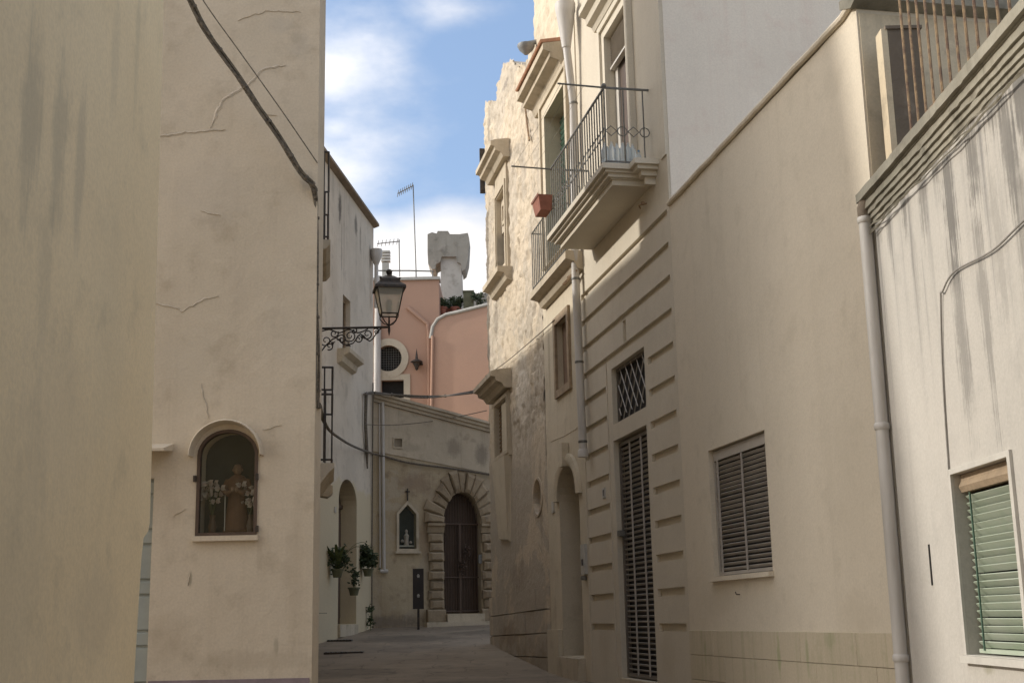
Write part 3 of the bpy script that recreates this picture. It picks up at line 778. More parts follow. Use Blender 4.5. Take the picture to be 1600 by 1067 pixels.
wr = CW.rect([(535, 458), (547.5, 472), (547, 560), (536, 548)])
ad = CW.rect([(529, 785), (557, 785), (557, 974), (528, 974)]); azt = CW.uz(544, 749)[1]; azs = CW.uz(544, 785)[1]
adu0, adu1 = ad[0], ad[1]; adz0 = CW.uz(530, 975)[1]
wall_mesh('wall', M['c_wall'], h, CW, [(-.8, 0), (C_len, 0), (C_len, ztop), (-.8, ztop)],
          [(R4(*wr), .22), (archloop(adu0, adu1, adz0, azs, azt), .45)], back=8)
mb = MB(); mb.prof(CW, -.85, C_len+.05, [(-.3, ztop+.002), (-.3, ztop+.12), (.16, ztop+.12), (.16, ztop+.05), (.02, ztop+.002)]); mb.build('roof_edge', M['pier'], h, smooth=False)
mb = MB(); mb.wbox(CW, wr[0]+.01, wr[1]-.01, wr[2]+.01, wr[3]-.01, -.2, -.17); w1 = mb.build('window', M['dark'], h, smooth=False)
frame(CW, wr[0]+.01, wr[1]-.01, wr[2]+.01, wr[3]-.01, .06, -.17, -.12).build('frame', M['trim_wood'], w1, smooth=False)
q0 = CW.uz(527, 562); q1 = CW.uz(560, 582)
zs_ = (q0[1]+q1[1])/2
mb = MB(); mb.prof(CW, min(q0[0], wr[0]-.25), wr[1]+.25, [(0, wr[2]-.03), (.32, wr[2]-.03), (.32, wr[2]-.14), (.16, wr[2]-.22), (.12, wr[2]-.36), (0, wr[2]-.42)]); mb.build('window_ledge', M['stone_trim'], h, smooth=False)
dm = MB(); lp = archloop(adu0+.005, adu1-.005, adz0+.005, azs, azt-.005)
dm.add([CW.pt(u, z, -.43) for u, z in lp], [tuple(range(len(lp)))]); dd = dm.build('door', M['brown_wood'], h, smooth=False)
um = (adu0+adu1)/2; mb = MB()
for k in range(4):
    a_ = adu0+.06+(adu1-adu0-.12)*k/4; mb.wbox(CW, a_+.03, a_+(adu1-adu0-.12)/4-.03, adz0+.15, azs-.2, -.43, -.40)
mb.wbox(CW, adu0, adu1, azs-.08, azs+.02, -.43, -.37)
mb.build('panel', M['brown_wood'], dd, smooth=False)
mb = MB(); mb.wbox(CW, adu0+.01, adu1-.01, adz0-.3, adz0-.01, -.4, .06); mb.build('doorstep', M['stone_trim'], h, smooth=False)
u, z = CW.uz(523, 796); mb = MB(); mb.wbox(CW, u-.08, u+.08, z-.07, z+.07, 0, .02); mb.build('number_plate', M['plate'], h, smooth=False)
mb = MB(); rnd = random.Random(5)
# vertical cables / pipe at its corner
mb.tube([CW.at(583, 598, .05), CW.at(582, 700, .05), CW.at(581, 860, .05), CW.at(581, 968, .05)], .022, 6)
tag(mb.build('conduit', M['cable'], None), 'thin dark conduit running down the corner of the whitewashed house', 'pipe')
mb = MB(); mb.tube([CW.at(500+72, 614, .08), CW.at(571, 660, .08), CW.at(573, 705, .06), CW.at(574, 732, .06)], [.05, .045, .05, .02], 7)
tag(mb.build('cable', M['cable'], None), 'thick black cable bundle hanging down the far end of the whitewashed house', 'cable')
# gutter hopper at far corner
t = thing('gutter_hopper', 'white gutter hopper and short pipe at the far corner of the whitewashed house', 'gutter', CW.at(586, 420, .1))
p = CW.at(588, 412, .15); MB().lathe(p, [(.06, -.05), (.13, .12), (.17, .25), (.17, .42), (.14, .42)], 12).build('hopper', M['pipe'], t)
MB().tube([p, p+Vector((0, 0, -1.3))], .06, 10).build('pipe', M['pipe'], t)
# plants on the door piers
def wallplant(label, px, py, r, hh, n, seed, long_=0):
    p = CW.at(px, py, .18)
    t = plant('wall_plant', label, 'plant', p, r, hh, n, pot=(.15, .2, 'olive'), group='pot plants beside the arched door', leaf=.09, seed=seed)
    rnd = random.Random(seed)
    for k in range(long_):
        a = rnd.uniform(0, 6.28); L = rnd.uniform(.7, 1.2); q = p+Vector((0, 0, .2)); pts = []
        for i in range(7):
            f = i/6; pts.append(q+Vector((math.cos(a)*L*.6*f, math.sin(a)*L*.6*f, L*(f*1.3-.75*f*f))))
        mb = MB(); sd = Vector((-math.sin(a), math.cos(a), 0)); vs_ = []
        for i, v in enumerate(pts): ww = .05*(1-(i/6)**2)+.003; vs_ += [v-sd*ww, v+Vector((0, 0, -.01)), v+sd*ww]
        fs = []
        for i in range(6): fs += [(3*i, 3*i+1, 3*i+4, 3*i+3), (3*i+1, 3*i+2, 3*i+5, 3*i+4)]
        mb.add(vs_, fs); mb.build('leaf', M['leaf_dry'], t)
    return t
wallplant('spiky long leaved plant in a pot left of the arched door', 527, 902, .25, .42, 450, 3, 12)
wallplant('dense bushy plant in a pot right of the arched door', 575, 900, .25, .70, 900, 8)
wallplant('straggly low plant right of the arched door at knee height', 553, 930, .13, .5, 120, 12)
p = CW.at(579, 968, .12); plant('weed', 'thin weed growing at the foot of the whitewashed house corner', 'plant', (p.x, p.y, gz(p.y)), .12, .7, 130, leaf=.07, seed=4)

# ================================================================== ARCHED GATE HOUSE (end of the alley)
h = thing('house', 'low worn ochre house with rusticated arched gateway closing the alley', 'house', (c36.x, c36.y, gz(36)))
tl = DW.uz(595, 617); trr = DW.uz(757, 660)
D_len = 6.0
def dtop(u): return tl[1] + (trr[1]-tl[1])*(u-tl[0])/(trr[0]-tl[0])
gl = DW.uz(693.5, 900)[0]; gr = DW.uz(752, 900)[0]; gzt = DW.uz(722, 769)[1]; gzs = DW.uz(722, 818)[1]; gz0 = DW.uz(720, 958)[1]
nl = DW.uz(623, 830)[0]; nr = DW.uz(650, 830)[0]; nz0 = DW.uz(636, 857)[1]; nzs = DW.uz(636, 803)[1]; nzt = DW.uz(636, 788)[1]
hol = DW.rect([(615, 685), (628, 685), (628, 699), (615, 699)])
wall_mesh('wall', M['d_wall'], h, DW, [(0, .5), (D_len, .5), (D_len, dtop(D_len)-.25), (0, dtop(0)-.25)],
          [(archloop(gl, gr, gz0, gzs, gzt), .35), ([(nl, nz0), (nr, nz0), (nr, nzs), ((nl+nr)/2, nzt), (nl, nzs)], .2), (R4(*hol), .25)], back=6)
# whitewashed upper band above the cable
b0 = DW.uz(590, 706)[1]; b1 = DW.uz(757, 738)[1]; ub0 = DW.uz(590, 706)[0]; ub1 = DW.uz(757, 738)[0]
def bl_(u): return b0+(b1-b0)*(u-ub0)/(ub1-ub0)
wall_mesh('upper_band', M['d_top'], h, DW, [(0.001, bl_(0)), (D_len, bl_(D_len)), (D_len, dtop(D_len)-.26), (0.001, dtop(0)-.26)], [(R4(*hol), .02)], back=.02, o=.022)
mb = MB()
for (dz0, dz1, oo) in ((-.25, -.15, .08), (-.15, -.05, .14), (-.05, .02, .20)):
    q = [DW.pt(0, dtop(0)+dz0, -.3), DW.pt(D_len, dtop(D_len)+dz0, -.3), DW.pt(D_len, dtop(D_len)+dz0, oo), DW.pt(0, dtop(0)+dz0, oo)]
    q2 = [DW.pt(0, dtop(0)+dz1, -.3), DW.pt(D_len, dtop(D_len)+dz1, -.3), DW.pt(D_len, dtop(D_len)+dz1, oo), DW.pt(0, dtop(0)+dz1, oo)]
    mb.hexa(q+q2)
mb.build('cornice', M['d_top'], h, smooth=False)
frame(DW, hol[0]-.03, hol[1]+.03, hol[2]-.03, hol[3]+.03, .04, .02, .05).build('vent_frame', M['stone_trim'], h, smooth=False)
MB().wbox(DW, hol[0]+.01, hol[1]-.01, hol[2]+.01, hol[3]-.01, -.24, -.2).build('vent', M['dark'], h, smooth=False)
# voussoirs
gc = (gl+gr)/2; ga = (gr-gl)/2; gh = gzt-gzs; NV = 13; rnd = random.Random(2)
for k in range(NV):
    a0 = math.pi*k/NV+.012; a1 = math.pi*(k+1)/NV-.012; ex = .50 + rnd.uniform(-.05, .16)
    q = [(gc+(ga+.01)*math.cos(a0), gzs+(gh+.01)*math.sin(a0)), (gc+(ga+ex)*math.cos(a0), gzs+(gh+ex)*math.sin(a0)),
         (gc+(ga+ex)*math.cos(a1), gzs+(gh+ex)*math.sin(a1)), (gc+(ga+.01)*math.cos(a1), gzs+(gh+.01)*math.sin(a1))]
    MB().pillow(DW, [(a_+rnd.uniform(-.02, .02), b2+rnd.uniform(-.02, .02)) for a_, b2 in q], .002, .06+rnd.uniform(0, .09), .34).build('voussoir', M['arch_stone'], h, smooth=False)
for sd, (ua, ub) in (('l', (gl-.47, gl-.01)), ('r', (gr+.01, gr+.47))):
    zi = DW.uz(685, 817)[1]; MB().prof(DW, ua-.04, ub, [(0, zi-.27), (.10, zi-.27), (.13, zi-.12), (.20, zi-.08), (.20, zi-.01), (0, zi-.01)]).build('impost', M['arch_stone'], h, smooth=False)
    zq = zi-.28; k = 0; ng = 8; hh = (zq-gz0-.12)/ng
    for k in range(ng):
        z1 = zq-k*hh-.012; z0_ = z1-hh+.024; e = .05 if k % 2 else 0
        MB().pillow(DW, [(ua+e, z0_), (ub-rnd.uniform(0, .02), z0_), (ub-rnd.uniform(0, .02), z1), (ua+e, z1)], .002, .09+rnd.uniform(0, .08), .40).build('quoin_block', M['arch_stone'], h, smooth=False)
    MB().prof(DW, ua-.06, ub+.0, [(0, gz(36)-.2), (.22, gz(36)-.2), (.20, gz0+.08), (.14, gz0+.12), (0, gz0+.12)]).build('pier_base', M['arch_stone'], h, smooth=False)
MB().wbox(DW, gl+.01, gr-.01, gz(36)-.2, gz0-.01, -.3, .28).build('step', M['stone_trim'], h, smooth=False)
MB().wbox(DW, gl-.7, gr+.7, gz(36)-.2, gz(36)+.11, .28, .62).build('step', M['stone_trim'], h, smooth=False)
gt = MB(); lp = archloop(gl+.01, gr-.01, gz0+.005, gzs, gzt-.005); gt.add([DW.pt(u, z, -.33) for u, z in lp], [tuple(range(len(lp)))])
gate = gt.build('gate', M['brown_wood'], h, smooth=False)
mb = MB()
mb.tube([DW.pt(gl, gzs, -.22), DW.pt(gr, gzs, -.22)], .03, 6); mb.tube([DW.pt(gl, gz0+1.0, -.22), DW.pt(gr, gz0+1.0, -.22)], .02, 6); mb.tube([DW.pt(gl, gz0+.06, -.22), DW.pt(gr, gz0+.06, -.22)], .025, 6)
mb.wbox(DW, gc-.03, gc+.03, gz0, gzs, -.25, -.19)
mb.build('gate_rail', M['brown_wood'], gate)
nb = 14
for k in range(nb):
    u = gl+(gr-gl)*(k+.5)/nb; zz = gzs + gh*math.sqrt(max(0, 1-((u-gc)/ga)**2))-.02
    MB().tube([DW.pt(u, gz0+.02, -.22), DW.pt(u, zz, -.22)], .013, 5).build('gate_bar', M['brown_wood'], gate)
for (px, py, r) in ((725, 884, .12), (733, 860, .10)):
    u, z = DW.uz(px, py); c = DW.pt(u, z, -.18)
    mb = MB(); rnd = random.Random(int(px))
    for _ in range(60):
        q = c+DW.t*rnd.gauss(0, r*.5)+Vector((0, 0, rnd.gauss(0, r*.8)))+DW.n*rnd.uniform(0, .06); e = Vector((rnd.uniform(-1, 1), rnd.uniform(-1, 0), rnd.uniform(-1, 1)))*.06
        f2 = e.orthogonal().normalized()*.03; mb.add([q, q+e*.5+f2, q+e, q+e*.5-f2], [(0, 1, 2, 3)])
    mb.build('dried_garland', M['brown_wood'], gate, smooth=False)['kind'] = 'stuff'
MB().wbox(DW, DW.uz(747, 870)[0], DW.uz(751, 870)[0]+.02, DW.uz(748, 880)[1], DW.uz(748, 866)[1], .0, .05).build('letter_box', M['grey_iron'], h, smooth=False)
# gabled niche shrine
s = thing('wall_shrine', 'small glazed niche with pointed gable and cross on the ochre wall left of the gateway', 'shrine', DW.pt((nl+nr)/2, nz0, 0))
inn = [(nl, nz0), (nr, nz0), (nr, nzs), ((nl+nr)/2, nzt), (nl, nzs)]; ot = [(nl-.07, nz0-.07), (nr+.07, nz0-.07), (nr+.07, nzs+.03), ((nl+nr)/2, nzt+.11), (nl-.07, nzs+.03)]
ring_part('frame', M['stone_trim'], s, DW, inn, ot, .002, .05)
MB().wbox(DW, nl-.12, nr+.12, nz0-.13, nz0-.072, 0, .10).build('sill', M['stone_trim'], s, smooth=False)
MB().add([DW.pt(u, z, -.02) for u, z in inn], [tuple(range(5))]).build('glass', M['glass'], s, smooth=False)
MB().add([DW.pt(u, z, -.19) for u, z in [(nl+.005, nz0+.005), (nr-.005, nz0+.005), (nr-.005, nzs), ((nl+nr)/2, nzt-.005), (nl+.005, nzs)]], [tuple(range(5))]).build('niche_back', M['niche'], s, smooth=False)
MB().wbox(DW, nl+.03, nr-.03, nz0+.06, nz0+.10, -.15, -.05).build('shelf', M['plate'], s, smooth=False)
c = DW.pt((nl+nr)/2, nz0+.10, -.10)
mb = MB(); mb.lathe(c, [(.07, 0), (.06, .15), (.075, .27), (.03, .33), (.035, .36), (.04, .40), (.02, .44)], 10); mb.ball(c+Vector((-.11, 0, .12)), .05, 6); mb.ball(c+Vector((.12, 0, .08)), .04, 6)
mb.build('figurine', M['petal'], s)
cz = DW.uz(635, 778)[1]; cz1 = DW.uz(635, 763)[1]; uu = (nl+nr)/2
mb = MB(); mb.wbox(DW, uu-.014, uu+.014, nzt+.10, cz1, .01, .04); mb.wbox(DW, uu-.07, uu-.015, cz+(cz1-cz)*.62, cz+(cz1-cz)*.62+.03, .01, .04); mb.wbox(DW, uu+.015, uu+.07, cz+(cz1-cz)*.62, cz+(cz1-cz)*.62+.03, .01, .04)
mb.build('cross', M['iron'], s, smooth=False)
# sign post
SP = Wall((hz(653, 35.0), 35.0), (1, .15), (0, -1))
sr = SP.rect([(645, 888), (662, 888), (662, 951), (645, 951)])
t = thing('sign_post', 'narrow black information panel on a post in front of the ochre wall', 'sign', SP.pt((sr[0]+sr[1])/2, gz(35), 0))
MB().wbox(SP, sr[0], sr[1], sr[2], sr[3], -.03, .03).build('panel', M['sign'], t, smooth=False)
MB().wbox(SP, (sr[0]+sr[1])/2-.03, (sr[0]+sr[1])/2+.03, gz(35)-.1, sr[2], -.025, .025).build('post', M['iron'], t, smooth=False)
um = (sr[0]+sr[1])/2
mb = MB()
for zf in (.82, .33):
    z = sr[2]+(sr[3]-sr[2])*zf
    for (du, dz, ww, hh) in ((0, .035, .022, .02), (0, 0, .035, .03), (-.012, -.035, .012, .022), (.018, -.035, .010, .022)):
        mb.wbox(SP, um+du-ww, um+du+ww, z+dz-hh*.5, z+dz+hh*.5, .03, .034)
mb.build('emblem', M['plate'], t, smooth=False)
t = thing('drainpipe', 'thin pale drainpipe on the left of the ochre gateway house', 'drainpipe', DW.at(600, 890, .06))
mb = MB(); mb.tube([DW.at(598, 628, .07), DW.at(599, 760, .07), DW.at(600, 890, .07)], .045, 8); mb.tube([DW.at(592+1, 630, .05), DW.at(594, 886, .05)], .02, 6); mb.build('pipe', M['pipe'], t)
MB().tube([DW.at(594, 892, .07), DW.at(606, 892, .07)], .05, 8).build('pipe_foot', M['pipe'], t)

# ================================================================== PINK HOUSE
h = thing('house', 'salmon pink house with round window rising behind the ochre gateway house', 'house', (EW.p.x, EW.p.y, gz(43)))
zt = EW.uz(645, 438)[1]; rwc = EW.uz(607, 560); rri = EW.uz(628, 560)[0]-rwc[0]; rro = EW.uz(638.5, 560)[0]-rwc[0]
ue = EW.uz(686, 480)[0]
circ = lambda r, n=28: [(rwc[0]+r*math.cos(2*math.pi*i/n), rwc[1]+r*math.sin(2*math.pi*i/n)) for i in range(n)]
rw = EW.rect([(596, 594), (631, 594), (631, 622), (596, 622)])
ustart = -1.2
wall_mesh('wall', M['pink'], h, EW, [(ustart, 1), (ue, 1), (ue, zt), (ustart, zt)], [(circ(rri), .3), (R4(*rw), .25)], back=6)
ring_part('round_surround', M['d_top'], h, EW, circ(rri-.005), circ(rro), -.02, .05, label='round white window surround')
mb = MB(); mb.add([EW.pt(u, z, -.28) for u, z in circ(rri-.01)], [tuple(range(28))]); rwn = mb.build('round_window', M['dark'], h, smooth=False)
mb = MB()
for k in range(-5, 6):
    o_ = k*rri/5.5; l_ = math.sqrt(max(0, rri**2-o_**2)); mb.tube([EW.pt(rwc[0]+o_, rwc[1]-l_, -.1), EW.pt(rwc[0]+o_, rwc[1]+l_, -.1)], .008, 4); mb.tube([EW.pt(rwc[0]-l_, rwc[1]+o_, -.1), EW.pt(rwc[0]+l_, rwc[1]+o_, -.1)], .008, 4)
mb.build('window_mesh', M['grey_iron'], rwn)
ring_part('window_surround', M['d_top'], h, EW, R4(rw[0], rw[1], rw[2], rw[3]), R4(rw[0]-.2, rw[1]+.22, rw[2]-.2, rw[3]+.20), -.02, .04)
MB().wbox(EW, rw[0]+.01, rw[1]-.01, rw[2]+.01, rw[3]-.01, -.24, -.2).build('window', M['dark'], h, smooth=False)
MB().prof(EW, ustart, ue+.04, [(-.5, zt+.002), (-.5, zt+.10), (.08, zt+.10), (.08, zt+.002)]).build('coping', M['rooftop_white'], h, smooth=False)
mb = MB(); mb.tube([EW.at(592, 432, .1), EW.at(590, 520, .1), EW.at(589, 625, .1)], .12, 10); mb.build('white_downpipe', M['pipe'], h)
mb = MB(); mb.tube([EW.at(636, 480, .05), EW.at(668, 506, .05), EW.at(670, 520, .05), EW.at(671, 640, .05)], .07, 8); mb.build('pink_pipe', M['pink'], h)
# right-hand volume with curved parapet, turned to face left so that its top catches the sun
E2 = Wall((EW.pt(ue, 0).x-.25, 43.0-.35), (1, -.22), (-.3, -1))
cpx = [(673, 640), (673, 530), (676, 512), (684, 500), (697, 493), (715, 489), (735, 484), (760, 478), (790, 471), (830, 462)]
cp = [E2.uz(a, b) for a, b in cpx]
prf = [(cp[0][0], 1)] + cp[1:] + [(cp[-1][0], 1)]
wall_mesh('wall', M['pink'], h, E2, prf, [], back=5)
mb = MB(); mb.tube([E2.pt(u, z+.03, .01) for u, z in cp[1:]], .06, 8); mb.build('coping', M['rooftop_white'], h)
mb = MB(); mb.tube([E2.at(676, 525, .05), E2.at(674, 640, .05)], .05, 8); mb.build('pink_pipe', M['pink'], h)
# wall lamp
lp_ = EW.at(651, 568, .15); t = thing('wall_lamp', 'small black spiked wall lamp on the pink wall', 'lamp', lp_)
mb = MB(); mb.lathe(lp_, [(.01, -.24), (.05, -.2), (.07, -.12), (.13, .02), (.22, .05), (.20, .08), (.05, .16), (.035, .3), (.004, .52)], 8)
mb.tube([lp_+Vector((0, .16, -.1)), lp_+Vector((0, 0, -.1))], .02, 5); mb.build('lantern', M['iron'], t)
MB().tube([lp_+Vector((.1, .13, 0)), lp_+Vector((.2, .13, 0))], .04, 5).build('arm', M['iron'], t)
# roof structures
CHY = 46.0; CH = Wall((hz(686, CHY), CHY), (1, 0), (0, -1))
t = thing('chimney', 'stout whitewashed chimney with wide weathered cap on the pink house roof', 'chimney', CH.pt(.4, 5, -.5))
q = CH.rect([(688, 405), (722, 405), (722, 490), (688, 490)])
MB().hexa([CH.pt(q[0]-.04, q[2]-1, 0), CH.pt(q[1]+.04, q[2]-1, 0), CH.pt(q[1]+.04, q[2]-1, -1), CH.pt(q[0]-.04, q[2]-1, -1), CH.pt(q[0]+.03, q[3]+.3, -.05), CH.pt(q[1]-.03, q[3]+.3, -.05), CH.pt(q[1]-.03, q[3]+.3, -.95), CH.pt(q[0]+.03, q[3]+.3, -.95)]).build('shaft', M['rooftop_white'], t, smooth=False)
hd = [CH.uz(a, b, .1) for a, b in [(668, 366), (675, 363), (682, 365), (684, 361), (700, 361), (703, 366), (718, 366), (731, 364), (733, 372), (732, 392), (731, 405), (727, 420), (722, 424), (720, 412), (714, 409), (713, 401), (690, 401), (688, 409), (681, 413), (680, 420), (675, 421), (669, 412), (668, 395)]]
wall_mesh('cap', M['cap_grey'], t, CH, hd, [], back=1.25, o=.1)
bt = MB(); z_ = CH.uz(740, 440)[1]; bt.wbox(CH, q[1]+.2, q[1]+8, 5, z_, -2, -1.8); tag(bt.build('roof_wall', M['rooftop_white'], None, smooth=False), 'low whitewashed roof wall right of the stout chimney', 'wall')
mb = MB(); fl = EW.uz(720, 490)[1]-.1; mb.box((EW.pt(ue, 0).x, 43.3, fl-4), (EW.pt(ue, 0).x+7, 50, fl)); mb.build('roof_terrace', M['rooftop_white'], h, smooth=False)
TY = 43.9; TW = Wall((hz(690, TY), TY), (1, 0), (0, -1))
pp = thing('planter', 'olive tall planter box among roof terrace plants', 'planter', TW.at(731, 478))
MB().wbox(TW, *TW.rect([(724, 456), (740, 456), (740, 492), (724, 492)]), -.35, 0).build('box', M['olive'], pp, smooth=False)
r_ = TW.rect([(724, 456), (740, 456), (740, 492), (724, 492)]); MB().wbox(TW, r_[0]-.02, r_[1]+.02, r_[3]+.002, r_[3]+.05, -.37, .02).build('rim', M['olive'], pp, smooth=False)
for i, (px, lab, r, hh) in enumerate([(692, 'leftmost bushy pot plant on the roof terrace', .2, .35), (701, 'second pot plant from the left on the roof terrace', .18, .4), (711, 'pot plant on the roof terrace in front of the chimney', .17, .3), (719, 'small pot plant beside the olive planter on the roof terrace', .14, .45), (747, 'pot plant with upright leaves at the right end of the roof terrace', .25, .6)]):
    p = TW.at(px, 491); plant('potted_plant', lab, 'plant', p + Vector((0, .3 if i % 2 else 0, 0)), r, hh, 260, pot=(.16, .25, 'terracotta'), group='plants on the roof terrace', leaf=.10, seed=20+i)
# antennas
def antenna(label, pxm, ytop, ybot, boom, els, lean, Y):
    A = Wall((hz(pxm, Y), Y), (1, 0), (0, -1)); t = thing('antenna', label, 'antenna', A.at(pxm+lean, ybot), 'television antennas on the far roof')
    MB().tube([A.at(pxm+lean, ybot), A.at(pxm, ytop)], .022, 6).build('mast', M['grey_iron'], t)
    a, b = A.at(*boom[0]), A.at(*boom[1]); MB().tube([a, b], .02, 6).build('boom', M['zinc'], t)
    for k in range(els):
        c = a+(b-a)*(k+.3)/els; L = .28
        MB().tube([c+Vector((.05, -L, .03)), c+Vector((-.05, L, -.03))], .012, 4).build('element', M['zinc'], t)
antenna('tall mast antenna standing on the pink house roof', 645.5, 289, 436, [(621, 303), (646, 290)], 8, 5, 44)
antenna('short antenna left of the tall mast behind the street lamp', 623.5, 374, 432, [(589, 381), (625, 377)], 6, 1, 44.5)
A = Wall((hz(600, 43.5), 43.5), (1, 0), (0, -1))
t = thing('chimney_cowl', 'white slatted chimney cowl beside the far corner of the whitewashed house', 'chimney', A.at(602, 436))
r_ = A.rect([(597, 410), (607, 410), (607, 437), (597, 437)]); MB().wbox(A, *r_, -.2, 0).build('flue', M['rooftop_white'], t, smooth=False)
for k in range(4):
    z = A.uz(602, 407-k*4.6)[1]; MB().wbox(A, r_[0]-.03, r_[1]+.05, z-.03, z+.035, -.24, .04).build('slat', M['white'], t, smooth=False)
MB().wbox(A, r_[0]+.03, r_[0]+.06, r_[3], r_[3]+.38, -.15, -.1).build('strut', M['grey_iron'], t, smooth=False)
mb = MB(); mb.tube([A.at(590, 423), A.at(640, 423), A.at(678, 424)], .025, 6)
for px in (612, 650, 676): mb.tube([A.at(px, 423), A.at(px, 437)], .02, 5)
tag(mb.build('roof_rail', M['grey_iron'], None), 'thin iron rail along the pink house roof', 'railing')

# ================================================================== OLD STONE HOUSE (right, far)
UB0 = RW.uz(861, 968)[0]; UB1 = RW.uz(769, 968)[0]; UM0 = RW.uz(921, 963)[0]; UF0 = RW.uz(1077, 960)[0]

h = thing('house', 'old eroded stone house with ragged top and carved window hoods', 'house', RW.pt((UB0+UB1)/2, gz(26), 0))
tp = [RW.uz(a, b) for a, b in [(757, 200), (758, 160), (775, 158), (777, 135), (785, 103), (793, 95), (803, 98), (812, 106), (818, 101)]]
def btop(u):
    q = sorted(tp)
    if u <= q[0][0]: return q[0][1]
    for (a, za), (b, zb_) in zip(q, q[1:]):
        if a <= u <= b: return za+(zb_-za)*(u-a)/max(1e-6, b-a)
    return q[-1][1]

uw = RW.rect([(776, 300), (795, 276), (797, 425), (779, 440)])      # upper window whole frame
lw = RW.rect([(776, 625), (799, 612), (799, 717), (778, 718)])
ov = (RW.uz(840.5, 776)[0], RW.uz(840.5, 776)[1]); ova = abs(RW.uz(834, 776)[0]-RW.uz(847, 776)[0])/2; ovb = (RW.uz(840, 748)[1]-RW.uz(840, 805)[1])/2

topline = []
n = 40
for i in range(n+1):
    u = UB0+(UB1-UB0)*i/n; topline.append((u, btop(u)+noise.noise(Vector((u*3, 0, 0)))*.1))
outl = [(UB1, 0), (UB0, 0)] + topline
oval = [(ov[0]+ova*math.cos(2*math.pi*i/20), ov[1]+ovb*math.sin(2*math.pi*i/20)) for i in range(20)]
wall_mesh('wall', M['old_stone'], h, RW, outl, [(R4(uw[0]+.15, uw[1]-.15, uw[2]+.1, uw[3]-.1), .25), (R4(lw[0]+.1, lw[1]-.1, lw[2]+.1, lw[3]-.1), .2), (oval, .18)], back=6, o=-.06)
zpl = RW.uz(812, 922)[1]
def rub(u, z):
    rough = max(0, min(1, (z-4.6-.7*noise.noise(Vector((u*.8, z*.5, 3))))/.8))
    h1 = masonry(u + .07*noise.noise(Vector((u*3, z*3, 9))), z + .06*noise.noise(Vector((u*4, z*4, 5))), .24, .42, .025, .018)
    n1_ = noise.fractal(Vector((u*14, z*7, 1)), .8, 2, 3)*.022 + noise.fractal(Vector((u*4, z*3, 6)), 1, 2, 3)*.022
    ed = min(1, max(0, (u-UB0)/.05))
    smooth_ = noise.noise(Vector((u*1.1, z*1.1, 7)))*.012 + noise.noise(Vector((u*6, z*6, 7)))*.003
    pit = max(0, noise.noise(Vector((u*6, z*2.5, 11)))-.15)*.10
    return (rough*(h1+n1_-pit) + (1-rough)*smooth_)*1.0
def ins(u, z):
    if z > btop(u)+noise.noise(Vector((u*4, 3, 0)))*.12: return False
    for (a, b, c_, d_) in ((uw[0]+.12, uw[1]-.12, uw[2]+.08, uw[3]-.08), (lw[0]+.08, lw[1]-.08, lw[2]+.08, lw[3]-.08)):
        if a < u < b and c_ < z < d_: return False
    if ((u-ov[0])/ova)**2+((z-ov[1])/ovb)**2 < 1: return False
    return True
skin('stone_face', M['old_stone'], h, RW, UB0+.001, UB1, .3, max(q[1] for q in tp)+.2, .038, ins, rub)
ring_part('niche_rim', M['old_stone'], h, RW, [(ov[0]+(u-ov[0])*.93, ov[1]+(z-ov[1])*.97) for u, z in oval], [(ov[0]+(u-ov[0])*1.25, ov[1]+(z-ov[1])*1.1) for u, z in oval], -.17, .022)
MB().add([RW.pt(u, z, -.17) for u, z in oval], [tuple(range(20))]).build('niche_back', M['m_wall'], h, smooth=False)
def hoodwin(name, W, wrct, hood, parent, fr=.16):
    u0, u1, z0, z1 = wrct
    w_ = frame(W, u0, u1, z0, z1, fr, -.2, .06).build(name, M['stone_trim'], parent, smooth=False)
    frame(W, u0+fr*.35, u1-fr*.35, z0+fr*.35, z1-fr*.35, fr*.5, .06, .09).build('moulding', M['stone_trim'], w_, smooth=False)
    return w_
W1 = hoodwin('window', RW, uw, None, h, .2)
hz_t = RW.uz(797, 226)[1]
pr = lambda z, p_: [(0, z-.02), (p_*.35, z-.02), (p_*.5, z+.08), (p_*.75, z+.12), (p_*.8, z+.2), (p_, z+.22), (p_, z+.32), (p_*.7, z+.36), (0, z+.40)]
MB().prof(RW, uw[0]-.2, uw[1]+.35, pr(uw[3]+.35, .42)).build('window_hood', M['stone_trim'], h, smooth=False)
MB().wbox(RW, uw[0]+.05, uw[1]-.05, uw[3]+.002, uw[3]+.33, -.02, .05).build('frieze', M['stone_trim'], h, smooth=False)
MB().prof(RW, uw[0]-.2, uw[1]+.25, [(0, uw[2]-.32), (.12, uw[2]-.28), (.18, uw[2]-.15), (.32, uw[2]-.12), (.32, uw[2]-.01), (0, uw[2]-.003)]).build('window_sill', M['stone_trim'], h, smooth=False)
um_ = (uw[2]+uw[3])/2+.05
MB().wbox(RW, uw[0]+.2, uw[1]-.2, uw[2]+.2, um_, -.19, -.15).build('opening', M['dark'], W1, smooth=False)
MB().wbox(RW, uw[0]+.2, uw[1]-.2, um_, uw[3]-.2, -.16, -.06).build('blocked_transom', M['old_stone'], W1, smooth=False)
frame(RW, uw[0]+.35, uw[1]-.35, um_+.15, uw[3]-.35, .08, -.06, -.03).build('carved_panel', M['stone_trim'], W1, smooth=False)
W2 = hoodwin('window', RW, lw, None, h, .14)
zh = lw[3]+.05
MB().prof(RW, lw[0]-.15, lw[1]+.45, pr(zh, .45)).build('window_hood', M['stone_trim'], h, smooth=False)
lu = (lw[0]+lw[1])/2
MB().wbox(RW, lw[0]+.14, lw[0]+(lw[1]-lw[0])*.5, lw[2]+.1, lw[3]-.2, -.1, .05).build('plaster_infill', M['m_wall'], W2, smooth=False)
